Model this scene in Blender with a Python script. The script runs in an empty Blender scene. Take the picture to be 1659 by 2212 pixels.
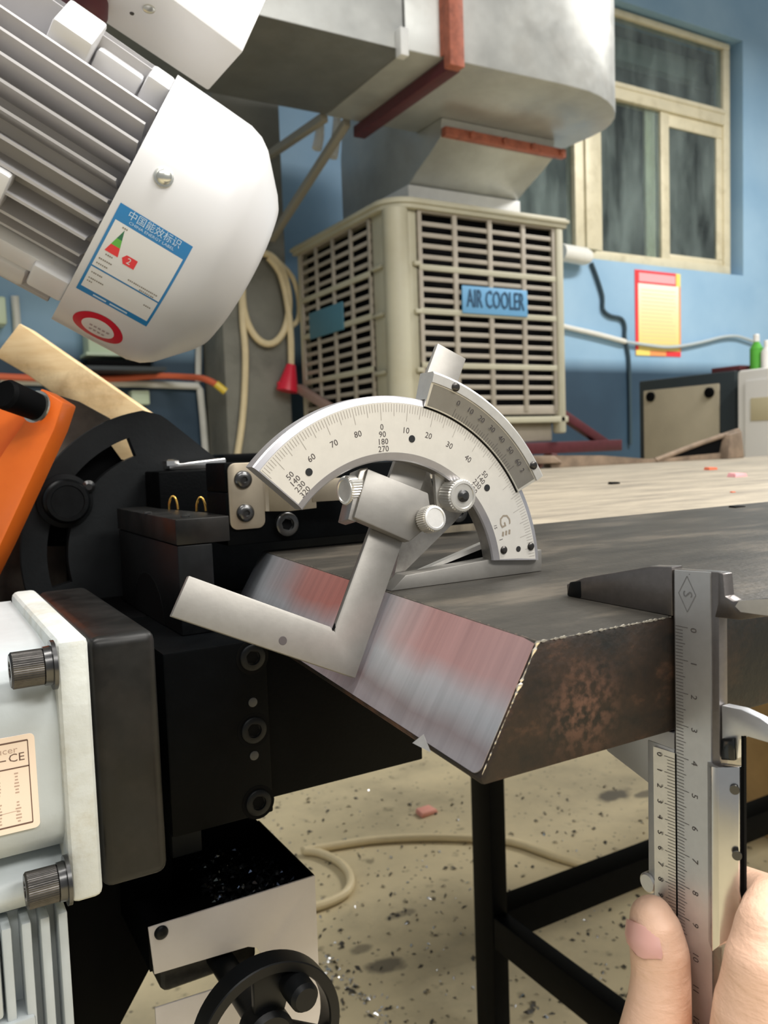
import bpy, bmesh, math, random
from mathutils import Vector as V, Matrix
random.seed(4)
PI = math.pi
S = bpy.context.scene
COL = S.collection

# ------------------------------------------------------------------ camera
F_PX, CX, CY = 1800.0, 829.5, 1106.0
PITCH, ROLL, YAW = math.atan(136/1800), math.radians(2.0), math.radians(30)
CAM = V((0, 0, .852))
_fl = V((math.sin(YAW), math.cos(YAW), 0)); _rl = V((math.cos(YAW), -math.sin(YAW), 0)); _up = V((0, 0, 1))
FW = math.cos(PITCH)*_fl - math.sin(PITCH)*_up
_u0 = math.sin(PITCH)*_fl + math.cos(PITCH)*_up
RT = math.cos(ROLL)*_rl - math.sin(ROLL)*_u0
UP = math.cos(ROLL)*_u0 + math.sin(ROLL)*_rl
cd = bpy.data.cameras.new('camera'); cam = bpy.data.objects.new('camera', cd); COL.objects.link(cam)
cam.matrix_world = Matrix(((RT.x, UP.x, -FW.x, CAM.x), (RT.y, UP.y, -FW.y, CAM.y), (RT.z, UP.z, -FW.z, CAM.z), (0, 0, 0, 1)))
cd.sensor_fit = 'VERTICAL'; cd.sensor_height = 24.0; cd.lens = F_PX/2212*24.0
cd.clip_start = .01; cd.clip_end = 100
cd.dof.use_dof = True; cd.dof.focus_distance = .30; cd.dof.aperture_fstop = cd.lens/1.15
S.camera = cam
# ------------------------------------------------------------------ world, lamps, exposure
W = bpy.data.worlds.new('world'); S.world = W; W.use_nodes = True
bg = W.node_tree.nodes['Background']; bg.inputs[0].default_value = (.93, .97, 1, 1); bg.inputs[1].default_value = .20
S.view_settings.view_transform = 'Standard'; S.view_settings.look = 'None'
S.view_settings.exposure = 0.55; S.view_settings.gamma = 1.0; S.view_settings.use_curve_mapping = False
def lamp(x, y, z, sx, sy, power, col=(1, .97, .92), rot=(0, 0, 0)):
    l = bpy.data.lights.new('ceiling_tube_or_fill_light', 'AREA'); l.shape = 'RECTANGLE'; l.size = sx; l.size_y = sy; l.energy = power; l.color = col
    o = bpy.data.objects.new('ceiling_tube_or_fill_light', l); o.location = (x, y, z); o.rotation_euler = rot; COL.objects.link(o); return o
lamp(-.6, .3, 3.6, 1.6, .5, 36)
lamp(1.7, -.6, 3.6, 1.6, .5, 75)
lamp(5.3, 1.9, 4.1, 1.8, .6, 150)
lamp(2.0, -2.8, 3.4, 2.4, .8, 120)
lamp(-1.4, 2.9, 3.7, 1.6, .5, 16)
lamp(-.5, -1.7, 2.9, 1.6, .5, 24)  # unseen fill lamp added behind the camera to brighten the hand

# ------------------------------------------------------------------ pixel/plane helpers (place a point on its real plane)
def ray(x, y): return FW + RT*((x-CX)/F_PX) - UP*((y-CY)/F_PX)
def on(ax, v, x, y):
    d = ray(x, y); return CAM + d*((v-CAM[ax])/d[ax])
def onX(v, x, y): return on(0, v, x, y)
def onY(v, x, y): return on(1, v, x, y)
def onZ(v, x, y): return on(2, v, x, y)
def at(x, y, dep):
    d = ray(x, y); return CAM + d*(dep/d.dot(_fl))

# ------------------------------------------------------------------ materials
def mat(name, col, rough=.5, metal=0., var=0., vscale=20., bump=0., bscale=200., col2=None, stretch=(1, 1, 1), spec=.5, dirt=None, dscale=8., damt=.5, rvar=0., coat=0.):
    m = bpy.data.materials.new(name); m.use_nodes = True; nt = m.node_tree; N = nt.nodes; L = nt.links
    b = N['Principled BSDF']; b.inputs['Roughness'].default_value = rough; b.inputs['Metallic'].default_value = metal
    b.inputs['Specular IOR Level'].default_value = spec; b.inputs['Coat Weight'].default_value = coat
    c = (*col, 1); b.inputs['Base Color'].default_value = c
    tc = N.new('ShaderNodeTexCoord'); mp = N.new('ShaderNodeMapping'); mp.inputs['Scale'].default_value = stretch; L.new(tc.outputs['Object'], mp.inputs[0])
    out = None
    if var or col2:
        n = N.new('ShaderNodeTexNoise'); n.inputs['Scale'].default_value = vscale; n.inputs['Detail'].default_value = 6; n.inputs['Roughness'].default_value = .62; L.new(mp.outputs[0], n.inputs['Vector'])
        r = N.new('ShaderNodeValToRGB'); r.color_ramp.elements[0].position = .32; r.color_ramp.elements[1].position = .68
        c2 = col2 if col2 else tuple(min(1, x*(1+var)) for x in col)
        c1 = col if col2 else tuple(x*(1-var) for x in col)
        r.color_ramp.elements[0].color = (*c1, 1); r.color_ramp.elements[1].color = (*c2, 1)
        L.new(n.outputs[0], r.inputs[0]); out = r.outputs[0]
        if rvar:
            mr = N.new('ShaderNodeMapRange'); mr.inputs[1].default_value = .3; mr.inputs[2].default_value = .7; mr.inputs[3].default_value = rough-rvar; mr.inputs[4].default_value = rough+rvar
            L.new(n.outputs[0], mr.inputs[0]); L.new(mr.outputs[0], b.inputs['Roughness'])
    if dirt:
        n2 = N.new('ShaderNodeTexNoise'); n2.inputs['Scale'].default_value = dscale; n2.inputs['Detail'].default_value = 8; n2.inputs['Roughness'].default_value = .7; L.new(tc.outputs['Object'], n2.inputs['Vector'])
        r2 = N.new('ShaderNodeValToRGB'); r2.color_ramp.elements[0].position = .5; r2.color_ramp.elements[1].position = .75
        r2.color_ramp.elements[1].color = (damt, damt, damt, 1); r2.color_ramp.elements[0].color = (0, 0, 0, 1); L.new(n2.outputs[0], r2.inputs[0])
        mx = N.new('ShaderNodeMixRGB'); mx.inputs[1].default_value = c; mx.inputs[2].default_value = (*dirt, 1)
        if out: L.new(out, mx.inputs[1])
        L.new(r2.outputs[0], mx.inputs[0]); out = mx.outputs[0]
    if out: L.new(out, b.inputs['Base Color'])
    if bump:
        nb = N.new('ShaderNodeTexNoise'); nb.inputs['Scale'].default_value = bscale; nb.inputs['Detail'].default_value = 4; L.new(mp.outputs[0], nb.inputs['Vector'])
        bp = N.new('ShaderNodeBump'); bp.inputs['Strength'].default_value = bump; bp.inputs['Distance'].default_value = .001; L.new(nb.outputs[0], bp.inputs['Height']); L.new(bp.outputs[0], b.inputs['Normal'])
    return m
M = {}
M['chrome_satin'] = mat('satin chrome', (.74, .72, .68), .38, .75, .05, 300)
M['scale_face'] = mat('matte chrome scale face', (.72, .69, .63), .5, .35, .03, 250)
M['steel'] = mat('ground steel', (.29, .277, .255), .48, .7, .05, 220, bump=.02, bscale=900)
M['steel_dull'] = mat('dull steel', (.42, .40, .37), .42, .9, .15, 120, dirt=(.12, .09, .07), dscale=90, damt=.5)
M['steel_bright'] = mat('polished steel', (.85, .83, .8), .18, 1)
M['chrome_edge'] = mat('ground chrome edge', (.66, .65, .68), .34, .85, .04, 200)
M['caliper_satin'] = mat('caliper satin', (.60, .61, .63), .42, .8, .03, 300)
M['rail_steel'] = mat('smooth rail steel', (.68, .67, .66), .2, 1, .03, 200)
M['caliper_dark'] = mat('caliper ground jaw', (.24, .22, .21), .36, .95, .08, 300, bump=.05, bscale=700)
M['engrave'] = mat('engraved ink', (.06, .05, .05), .7)
M['engrave_light'] = mat('fine engraving', (.34, .31, .28), .7)
M['black'] = mat('black machine paint', (.0018, .0022, .0026), .45, 0, .25, 60, bump=.12, bscale=600, spec=.05)
M['plate_black'] = mat('charcoal plate paint', (.011, .0125, .0135), .5, 0, .2, 40, bump=.1, bscale=500, spec=.2)
M['black_matte'] = mat('matte black', (.0018, .002, .0024), .7, spec=.08)
M['black_oxide'] = mat('black oxide steel', (.006, .0068, .0075), .40, .15, .25, 200, spec=.2)
M['black_metal'] = mat('black oxide plate worn', (.009, .009, .0085), .38, .2, .4, 40, rvar=.1, dirt=(.028, .023, .019), dscale=30, damt=.5, spec=.35)
M['dark_pin'] = mat('dull dowel steel', (.05, .052, .054), .45, .5)
M['bolt'] = mat('black oxide bolt', (.10, .10, .10), .26, .9)
M['bolt_grey'] = mat('oiled alloy bolt', (.085, .08, .076), .30, .9, .2, 300)
M['zinc'] = mat('zinc screw', (.72, .72, .66), .25, .9)
M['white_paint'] = mat('white machine paint', (.73, .73, .745), .32, 0, .02, 6, spec=.5)
M['cast_paint'] = mat('pale grey cast paint', (.46, .50, .51), .38, 0, .05, 40, bump=.25, bscale=120)
M['flange_paint'] = mat('chipped off white paint', (.58, .605, .58), .5, 0, .06, 60, bump=.5, bscale=160, dirt=(.40, .36, .25), dscale=25, damt=.8)
M['fin_paint'] = mat('grey motor paint', (.48, .47, .48), .4, 0, .05, 20)
M['orange'] = mat('orange paint', (1, .19, .02), .38, 0, .06, 30, dirt=(.8, .12, .02), dscale=50, damt=.4)
M['wood'] = mat('pine board', (.70, .48, .24), .6, 0, 0, 14, col2=(.86, .67, .40), stretch=(1, 1, 6), dirt=(.24, .11, .03), dscale=11, damt=.85)
M['brass'] = mat('brass', (.85, .5, .12), .3, 1)
M['bracket'] = mat('brushed bracket steel', (.36, .31, .235), .42, .8, .06, 80)
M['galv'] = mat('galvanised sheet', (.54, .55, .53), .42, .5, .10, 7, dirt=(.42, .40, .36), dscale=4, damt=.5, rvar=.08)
M['galv_shaded'] = mat('shaded galvanised sheet', (.20, .21, .21), .5, .4, .15, 6, dirt=(.2, .19, .17), dscale=5, damt=.5)  # galvanised colour darkened for the shade under the left duct section
M['collar'] = mat('white collar paint', (.80, .81, .80), .5, 0, .05, 12)
M['rust_red'] = mat('red oxide primer', (.42, .13, .08), .6, 0, .25, 30)
M['maroon'] = mat('maroon paint', (.10, .02, .026), .5, 0, .15, 30)
M['cooler'] = mat('cream cooler plastic', (.50, .475, .355), .5, 0, .05, 5, dirt=(.42, .37, .24), dscale=4, damt=.5)
M['louvre'] = mat('dusty louvre plastic', (.40, .355, .29), .55, 0, .08, 8)
M['dark_in'] = mat('dark louvre inside', (.006, .006, .007), .8, spec=.1)
M['sign_blue'] = mat('blue sign plate', (.16, .40, .66), .45)
M['sign_dark'] = mat('dark sign plate', (.07, .20, .27), .6)  # darker blue for the sign on the left face
M['sign_ink'] = mat('navy lettering', (.02, .07, .14), .5)
M['alu'] = mat('cream window aluminium', (.72, .66, .48), .45, .1, .06, 5, dirt=(.42, .36, .22), dscale=6, damt=.6)
M['pipe_white'] = mat('white plastic pipe', (.75, .75, .70), .5, 0, .04, 8)
M['cable_cream'] = mat('cream cable', (.76, .64, .40), .5, 0, .06, 20)
M['cable_dark'] = mat('dark cable', (.03, .06, .08), .6)
M['red_plastic'] = mat('red plastic', (.70, .02, .05), .35)
M['orange_hose'] = mat('orange hose', (.75, .16, .07), .5)
M['yellow'] = mat('yellow fitting', (.75, .55, .06), .4)
M['green_box'] = mat('pale green enamel', (.62, .74, .55), .45, 0, .05, 6)
M['pillar'] = mat('stained grey pillar', (.20, .20, .175), .75, 0, .15, 4, dirt=(.09, .09, .08), dscale=2.5, damt=.8)
M['poster_red'] = mat('red poster print', (.85, .05, .06), .5)
M['poster_pink'] = mat('pink poster print', (.9, .42, .45), .5)
M['poster_yellow'] = mat('yellow poster print', (.92, .72, .18), .5)
M['poster_orange'] = mat('orange poster print', (.9, .35, .12), .5)
M['cab_frame'] = mat('dark shade below cabinet', (.02, .03, .035), .5)
M['cab_panel'] = mat('beige cabinet panel', (.42, .37, .27), .5, 0, .08, 6)
M['white_cab'] = mat('white cabinet', (.82, .80, .76), .45)
M['green_bottle'] = mat('green plastic', (.10, .42, .05), .3)
M['rust'] = mat('rusty scrap', (.20, .145, .10), .8, 0, .4, 18, bump=.6, bscale=60)
M['cardboard'] = mat('brown cardboard', (.52, .34, .15), .8, 0, .12, 10)
M['skin'] = mat('skin', (.93, .60, .43), .42, 0, .06, 60, bump=.25, bscale=500, spec=.45)
M['nail'] = mat('finger nail', (.82, .46, .40), .3)
M['panel_grey'] = mat('warm grey sheet', (.62, .575, .54), .5, 0, .04, 40)
M['sticker_blue'] = mat('blue label print', (.02, .22, .52), .35)
M['sticker_white'] = mat('white label print', (.80, .80, .80), .35)
M['sticker_pale'] = mat('pale blue label print', (.55, .72, .88), .35)
M['sticker_red'] = mat('red label print', (.85, .03, .04), .35)
M['sticker_crimson'] = mat('crimson ring print', (.62, .015, .04), .4)
M['sticker_green'] = mat('green label print', (.12, .48, .06), .35)
M['sticker_dgreen'] = mat('dark green label print', (.02, .17, .08), .35)
M['sticker_text'] = mat('small label text', (.25, .22, .18), .5)
M['plate_cream'] = mat('cream nameplate', (.86, .70, .56), .4)
M['plate_ink'] = mat('brown nameplate ink', (.14, .08, .06), .5)
M['plate_faint'] = mat('faint nameplate ink', (.48, .34, .26), .5)
M['chip_blue'] = mat('blued steel chip', (.25, .32, .48), .15, 1)
M['chip_silver'] = mat('steel chip', (.7, .72, .75), .15, 1)
M['hand_wheel'] = mat('black wheel plastic', (.005, .0055, .006), .4, spec=.25)

def glass(name, col):
    m = bpy.data.materials.new(name); m.use_nodes = True; N, L = m.node_tree.nodes, m.node_tree.links; b = N['Principled BSDF']
    b.inputs['Transmission Weight'].default_value = 1; b.inputs['Roughness'].default_value = .05; b.inputs['IOR'].default_value = 1.45; b.inputs['Base Color'].default_value = (*col, 1)
    d_ = N.new('ShaderNodeBsdfDiffuse'); d_.inputs[0].default_value = (.55, .66, .64, 1); mx = N.new('ShaderNodeMixShader')
    tc = N.new('ShaderNodeTexCoord'); mp = N.new('ShaderNodeMapping'); mp.inputs['Scale'].default_value = (3, 3, .8); L.new(tc.outputs['Object'], mp.inputs[0])
    n = N.new('ShaderNodeTexNoise'); n.inputs['Scale'].default_value = 1.7; n.inputs['Detail'].default_value = 7; n.inputs['Roughness'].default_value = .65; L.new(mp.outputs[0], n.inputs['Vector'])
    mr = N.new('ShaderNodeMapRange'); mr.inputs[1].default_value = .35; mr.inputs[2].default_value = .75; mr.inputs[3].default_value = .02; mr.inputs[4].default_value = .26; L.new(n.outputs[0], mr.inputs[0])
    L.new(mr.outputs[0], mx.inputs[0]); L.new(b.outputs[0], mx.inputs[1]); L.new(d_.outputs[0], mx.inputs[2]); L.new(mx.outputs[0], N['Material Output'].inputs['Surface'])
    return m
M['glass'] = glass('dusty window glass', (.72, .84, .82))

def nodes(m):
    return m.node_tree.nodes, m.node_tree.links, m.node_tree.nodes['Principled BSDF']
def wrinkle(m, sc, strength):
    N, L, b = m.node_tree.nodes, m.node_tree.links, m.node_tree.nodes['Principled BSDF']
    g = N.new('ShaderNodeNewGeometry'); mp = N.new('ShaderNodeMapping'); mp.inputs['Scale'].default_value = sc; L.new(g.outputs['Position'], mp.inputs[0])
    n = N.new('ShaderNodeTexNoise'); n.inputs['Scale'].default_value = 1; n.inputs['Detail'].default_value = 5; n.inputs['Distortion'].default_value = .6; L.new(mp.outputs[0], n.inputs['Vector'])
    bp = N.new('ShaderNodeBump'); bp.inputs['Strength'].default_value = strength; bp.inputs['Distance'].default_value = .0012; L.new(n.outputs[0], bp.inputs['Height'])
    for l in list(b.inputs['Normal'].links): L.new(l.from_socket, bp.inputs['Normal'])
    L.new(bp.outputs[0], b.inputs['Normal'])
def ramp(N, pts):  # colour stops
    r = N.new('ShaderNodeValToRGB'); cr = r.color_ramp
    while len(cr.elements) < len(pts): cr.elements.new(.5)
    for e, (p, c) in zip(cr.elements, pts): e.position = p; e.color = (*c, 1) if len(c) == 3 else c
    return r
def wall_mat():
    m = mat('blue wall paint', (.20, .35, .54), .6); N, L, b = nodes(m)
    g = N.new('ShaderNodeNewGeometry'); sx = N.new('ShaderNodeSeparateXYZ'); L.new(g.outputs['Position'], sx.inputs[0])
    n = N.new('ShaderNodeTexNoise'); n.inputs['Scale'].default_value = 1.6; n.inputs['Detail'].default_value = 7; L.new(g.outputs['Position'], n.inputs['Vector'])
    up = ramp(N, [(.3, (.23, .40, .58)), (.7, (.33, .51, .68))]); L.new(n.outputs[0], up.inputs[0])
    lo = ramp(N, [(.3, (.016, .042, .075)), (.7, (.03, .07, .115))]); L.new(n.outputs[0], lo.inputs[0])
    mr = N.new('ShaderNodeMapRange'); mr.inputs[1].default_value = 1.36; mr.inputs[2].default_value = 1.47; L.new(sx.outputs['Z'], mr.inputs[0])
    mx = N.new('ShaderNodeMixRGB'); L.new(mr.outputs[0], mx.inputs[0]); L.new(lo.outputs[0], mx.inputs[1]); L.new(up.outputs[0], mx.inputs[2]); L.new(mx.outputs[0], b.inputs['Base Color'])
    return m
wrinkle(M['skin'], (90, 90, 420), .32)
M['wall'] = wall_mat()
def floor_mat():
    m = mat('worn concrete floor', (.5, .43, .3), .5); N, L, b = nodes(m)
    g = N.new('ShaderNodeNewGeometry')
    n = N.new('ShaderNodeTexNoise'); n.inputs['Scale'].default_value = 3.2; n.inputs['Detail'].default_value = 8; n.inputs['Roughness'].default_value = .65; L.new(g.outputs['Position'], n.inputs['Vector'])
    r = ramp(N, [(.32, (.40, .345, .225)), (.5, (.58, .495, .315)), (.68, (.68, .575, .36))]); L.new(n.outputs[0], r.inputs[0])
    n2 = N.new('ShaderNodeTexNoise'); n2.inputs['Scale'].default_value = 26; n2.inputs['Detail'].default_value = 5; L.new(g.outputs['Position'], n2.inputs['Vector'])
    r2 = ramp(N, [(.62, (0, 0, 0)), (.72, (.7, .7, .7))]); L.new(n2.outputs[0], r2.inputs[0])
    mx = N.new('ShaderNodeMixRGB'); mx.inputs[2].default_value = (.20, .17, .11, 1); L.new(r2.outputs[0], mx.inputs[0]); L.new(r.outputs[0], mx.inputs[1])
    v = N.new('ShaderNodeTexVoronoi'); v.inputs['Scale'].default_value = 42; L.new(g.outputs['Position'], v.inputs['Vector'])
    r3 = ramp(N, [(.10, (.8, .8, .8)), (.17, (0, 0, 0))]); L.new(v.outputs['Distance'], r3.inputs[0])
    mx2 = N.new('ShaderNodeMixRGB'); mx2.inputs[2].default_value = (.13, .11, .08, 1); L.new(r3.outputs[0], mx2.inputs[0]); L.new(mx.outputs[0], mx2.inputs[1])
    prev = mx2
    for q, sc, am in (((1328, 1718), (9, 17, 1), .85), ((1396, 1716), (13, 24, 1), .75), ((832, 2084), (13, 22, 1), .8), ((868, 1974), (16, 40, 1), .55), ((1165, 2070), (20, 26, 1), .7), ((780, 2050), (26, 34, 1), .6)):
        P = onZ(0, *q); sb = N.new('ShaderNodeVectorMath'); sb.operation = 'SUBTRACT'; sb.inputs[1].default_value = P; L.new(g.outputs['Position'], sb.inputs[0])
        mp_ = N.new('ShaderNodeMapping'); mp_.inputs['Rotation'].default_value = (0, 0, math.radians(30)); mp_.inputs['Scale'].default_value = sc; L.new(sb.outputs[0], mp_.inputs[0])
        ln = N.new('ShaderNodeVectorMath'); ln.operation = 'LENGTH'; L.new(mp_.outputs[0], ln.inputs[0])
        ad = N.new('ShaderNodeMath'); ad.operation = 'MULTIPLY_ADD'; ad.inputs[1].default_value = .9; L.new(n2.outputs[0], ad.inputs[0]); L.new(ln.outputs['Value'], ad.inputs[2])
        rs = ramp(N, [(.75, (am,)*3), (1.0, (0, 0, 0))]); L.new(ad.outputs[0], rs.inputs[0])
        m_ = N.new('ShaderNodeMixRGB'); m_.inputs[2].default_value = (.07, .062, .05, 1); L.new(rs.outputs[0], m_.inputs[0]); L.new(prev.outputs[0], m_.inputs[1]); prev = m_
    L.new(prev.outputs[0], b.inputs['Base Color']); b.inputs['Roughness'].default_value = .45
    return m
M['floor'] = floor_mat()
def table_mat():
    m = mat('dusty steel table', (.5, .43, .33), .55); N, L, b = nodes(m)
    g = N.new('ShaderNodeNewGeometry'); mp = N.new('ShaderNodeMapping'); mp.inputs['Scale'].default_value = (1.2, 5, 1); L.new(g.outputs['Position'], mp.inputs[0])
    n = N.new('ShaderNodeTexNoise'); n.inputs['Scale'].default_value = 5; n.inputs['Detail'].default_value = 9; n.inputs['Roughness'].default_value = .7; L.new(mp.outputs[0], n.inputs['Vector'])
    r = ramp(N, [(.3, (.13, .115, .095)), (.45, (.30, .26, .20)), (.6, (.43, .37, .28)), (.75, (.27, .245, .20))]); L.new(n.outputs[0], r.inputs[0])
    L.new(r.outputs[0], b.inputs['Base Color']); b.inputs['Metallic'].default_value = .15
    return m
M['table'] = table_mat()
def bar_mat():
    m = mat('mill scale steel', (.05, .05, .05), .4); N, L, b = nodes(m)
    g = N.new('ShaderNodeNewGeometry'); sp = N.new('ShaderNodeSeparateXYZ'); L.new(g.outputs['Normal'], sp.inputs[0])
    mp = N.new('ShaderNodeMapping'); mp.inputs['Scale'].default_value = (12, 34, 20); L.new(g.outputs['Position'], mp.inputs[0])
    n = N.new('ShaderNodeTexNoise'); n.inputs['Scale'].default_value = 1.0; n.inputs['Detail'].default_value = 8; n.inputs['Roughness'].default_value = .62; L.new(mp.outputs[0], n.inputs['Vector'])
    top = ramp(N, [(.34, (.026, .024, .020)), (.52, (.050, .045, .037)), (.70, (.13, .11, .085))]); L.new(n.outputs[0], top.inputs[0])
    mp2 = N.new('ShaderNodeMapping'); mp2.inputs['Scale'].default_value = (26, 20, 40); mp2.inputs['Location'].default_value = (.3, 0, .4); L.new(g.outputs['Position'], mp2.inputs[0])
    n2 = N.new('ShaderNodeTexNoise'); n2.inputs['Scale'].default_value = 1.0; n2.inputs['Detail'].default_value = 9; n2.inputs['Roughness'].default_value = .7; L.new(mp2.outputs[0], n2.inputs['Vector'])
    side = ramp(N, [(.40, (.010, .010, .009)), (.55, (.030, .019, .013)), (.66, (.10, .05, .03)), (.80, (.20, .10, .06))]); L.new(n2.outputs[0], side.inputs[0])
    dv = N.new('ShaderNodeVectorMath'); dv.operation = 'DISTANCE'; dv.inputs[1].default_value = (.158, .168, .779); L.new(g.outputs['Position'], dv.inputs[0])
    dr_ = ramp(N, [(.004, (1, 1, 1)), (.017, (0, 0, 0))]); L.new(dv.outputs['Value'], dr_.inputs[0])
    n5 = N.new('ShaderNodeTexNoise'); n5.inputs['Scale'].default_value = 380; n5.inputs['Detail'].default_value = 6; L.new(g.outputs['Position'], n5.inputs['Vector'])
    r5 = ramp(N, [(.42, (0, 0, 0)), (.62, (1, 1, 1))]); L.new(n5.outputs[0], r5.inputs[0])
    m5 = N.new('ShaderNodeMath'); m5.operation = 'MULTIPLY'; L.new(dr_.outputs[0], m5.inputs[0]); L.new(r5.outputs[0], m5.inputs[1])
    sd = N.new('ShaderNodeMixRGB'); sd.inputs[2].default_value = (.12, .062, .042, 1); L.new(m5.outputs[0], sd.inputs[0]); L.new(side.outputs[0], sd.inputs[1]); side = sd
    st = N.new('ShaderNodeMath'); st.operation = 'GREATER_THAN'; st.inputs[1].default_value = .6; L.new(sp.outputs['Z'], st.inputs[0])
    mx = N.new('ShaderNodeMixRGB'); L.new(st.outputs[0], mx.inputs[0]); L.new(side.outputs[0], mx.inputs[1]); L.new(top.outputs[0], mx.inputs[2]); L.new(mx.outputs[0], b.inputs['Base Color'])
    b.inputs['Roughness'].default_value = .5; b.inputs['Metallic'].default_value = .15; b.inputs['Specular IOR Level'].default_value = .35
    n3 = N.new('ShaderNodeTexNoise'); n3.inputs['Scale'].default_value = 420; n3.inputs['Detail'].default_value = 5; L.new(g.outputs['Position'], n3.inputs['Vector'])
    bp = N.new('ShaderNodeBump'); bp.inputs['Strength'].default_value = .25; bp.inputs['Distance'].default_value = .0008; L.new(n3.outputs[0], bp.inputs['Height']); L.new(bp.outputs[0], b.inputs['Normal'])
    return m
M['bar'] = bar_mat()
def cut_mat():
    # saw-cut face: brushed steel with red reflection and end shade painted in; object axes: x along the cut edge, y down the cut
    m = mat('saw cut steel', (.6, .55, .55), .4); N, L, b = nodes(m)
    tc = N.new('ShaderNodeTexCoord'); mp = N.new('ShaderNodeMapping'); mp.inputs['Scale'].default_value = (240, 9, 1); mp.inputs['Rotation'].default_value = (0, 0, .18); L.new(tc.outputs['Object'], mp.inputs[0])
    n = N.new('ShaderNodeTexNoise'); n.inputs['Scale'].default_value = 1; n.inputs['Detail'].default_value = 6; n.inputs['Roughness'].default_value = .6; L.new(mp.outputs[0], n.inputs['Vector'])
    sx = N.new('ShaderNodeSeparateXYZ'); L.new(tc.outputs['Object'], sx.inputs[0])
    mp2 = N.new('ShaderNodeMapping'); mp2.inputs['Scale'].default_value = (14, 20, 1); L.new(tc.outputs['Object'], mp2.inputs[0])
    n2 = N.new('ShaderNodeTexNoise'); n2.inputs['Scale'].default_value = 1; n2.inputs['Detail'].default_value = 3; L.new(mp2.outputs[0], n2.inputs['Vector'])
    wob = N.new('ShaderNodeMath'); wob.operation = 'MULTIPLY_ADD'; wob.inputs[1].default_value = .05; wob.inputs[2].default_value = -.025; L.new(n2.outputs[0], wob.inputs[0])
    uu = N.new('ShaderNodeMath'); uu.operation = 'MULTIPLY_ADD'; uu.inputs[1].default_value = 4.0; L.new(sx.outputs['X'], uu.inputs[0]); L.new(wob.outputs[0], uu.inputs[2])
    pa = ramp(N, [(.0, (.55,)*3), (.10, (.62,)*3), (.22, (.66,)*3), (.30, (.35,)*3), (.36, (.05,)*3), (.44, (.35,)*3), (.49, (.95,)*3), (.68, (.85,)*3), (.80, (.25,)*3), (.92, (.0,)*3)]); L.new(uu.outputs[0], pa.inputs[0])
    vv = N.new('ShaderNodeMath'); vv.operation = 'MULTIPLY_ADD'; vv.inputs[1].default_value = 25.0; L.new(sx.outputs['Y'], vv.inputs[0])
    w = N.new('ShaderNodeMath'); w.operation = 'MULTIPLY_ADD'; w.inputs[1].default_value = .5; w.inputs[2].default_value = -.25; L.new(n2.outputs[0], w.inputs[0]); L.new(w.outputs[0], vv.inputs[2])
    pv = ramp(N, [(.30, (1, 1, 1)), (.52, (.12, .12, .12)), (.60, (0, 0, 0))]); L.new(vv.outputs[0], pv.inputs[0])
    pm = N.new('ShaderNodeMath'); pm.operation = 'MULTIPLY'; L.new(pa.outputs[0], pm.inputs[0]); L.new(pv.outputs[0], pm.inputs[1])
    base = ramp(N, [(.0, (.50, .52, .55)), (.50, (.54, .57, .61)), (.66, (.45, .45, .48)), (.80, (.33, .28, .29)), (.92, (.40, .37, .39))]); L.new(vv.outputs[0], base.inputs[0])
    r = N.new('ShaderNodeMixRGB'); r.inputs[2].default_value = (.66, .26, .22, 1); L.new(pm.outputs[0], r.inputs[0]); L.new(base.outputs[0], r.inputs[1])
    de = ramp(N, [(.90, (1, 1, 1)), (.99, (.25, .26, .28))]); L.new(uu.outputs[0], de.inputs[0])  # far end darkened to paint in the shade below the rail
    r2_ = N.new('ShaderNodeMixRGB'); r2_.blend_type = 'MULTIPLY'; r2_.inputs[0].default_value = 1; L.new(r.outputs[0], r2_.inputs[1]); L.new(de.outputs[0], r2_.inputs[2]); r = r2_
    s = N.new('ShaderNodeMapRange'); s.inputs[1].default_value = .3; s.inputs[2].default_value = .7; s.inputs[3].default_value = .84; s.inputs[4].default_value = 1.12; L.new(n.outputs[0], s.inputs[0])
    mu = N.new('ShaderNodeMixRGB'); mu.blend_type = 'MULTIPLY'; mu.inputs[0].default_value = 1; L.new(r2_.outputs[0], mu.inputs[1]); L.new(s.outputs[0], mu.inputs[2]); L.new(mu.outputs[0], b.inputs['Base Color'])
    b.inputs['Metallic'].default_value = .55; b.inputs['Roughness'].default_value = .42
    bp = N.new('ShaderNodeBump'); bp.inputs['Strength'].default_value = .15; bp.inputs['Distance'].default_value = .0005; L.new(n.outputs[0], bp.inputs['Height']); L.new(bp.outputs[0], b.inputs['Normal'])
    return m
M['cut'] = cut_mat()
def poster_mat():
    m = mat('poster sheet print', (.9, .85, .6), .5); N, L, b = nodes(m)
    g = N.new('ShaderNodeTexCoord'); sx = N.new('ShaderNodeSeparateXYZ'); L.new(g.outputs['Generated'], sx.inputs[0])
    r = ramp(N, [(.0, (.82, .66, .20)), (.55, (.88, .80, .45)), (1, (.88, .86, .78))]); L.new(sx.outputs['Z'], r.inputs[0]); L.new(r.outputs[0], b.inputs['Base Color'])
    return m
M['poster'] = poster_mat()

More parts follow.
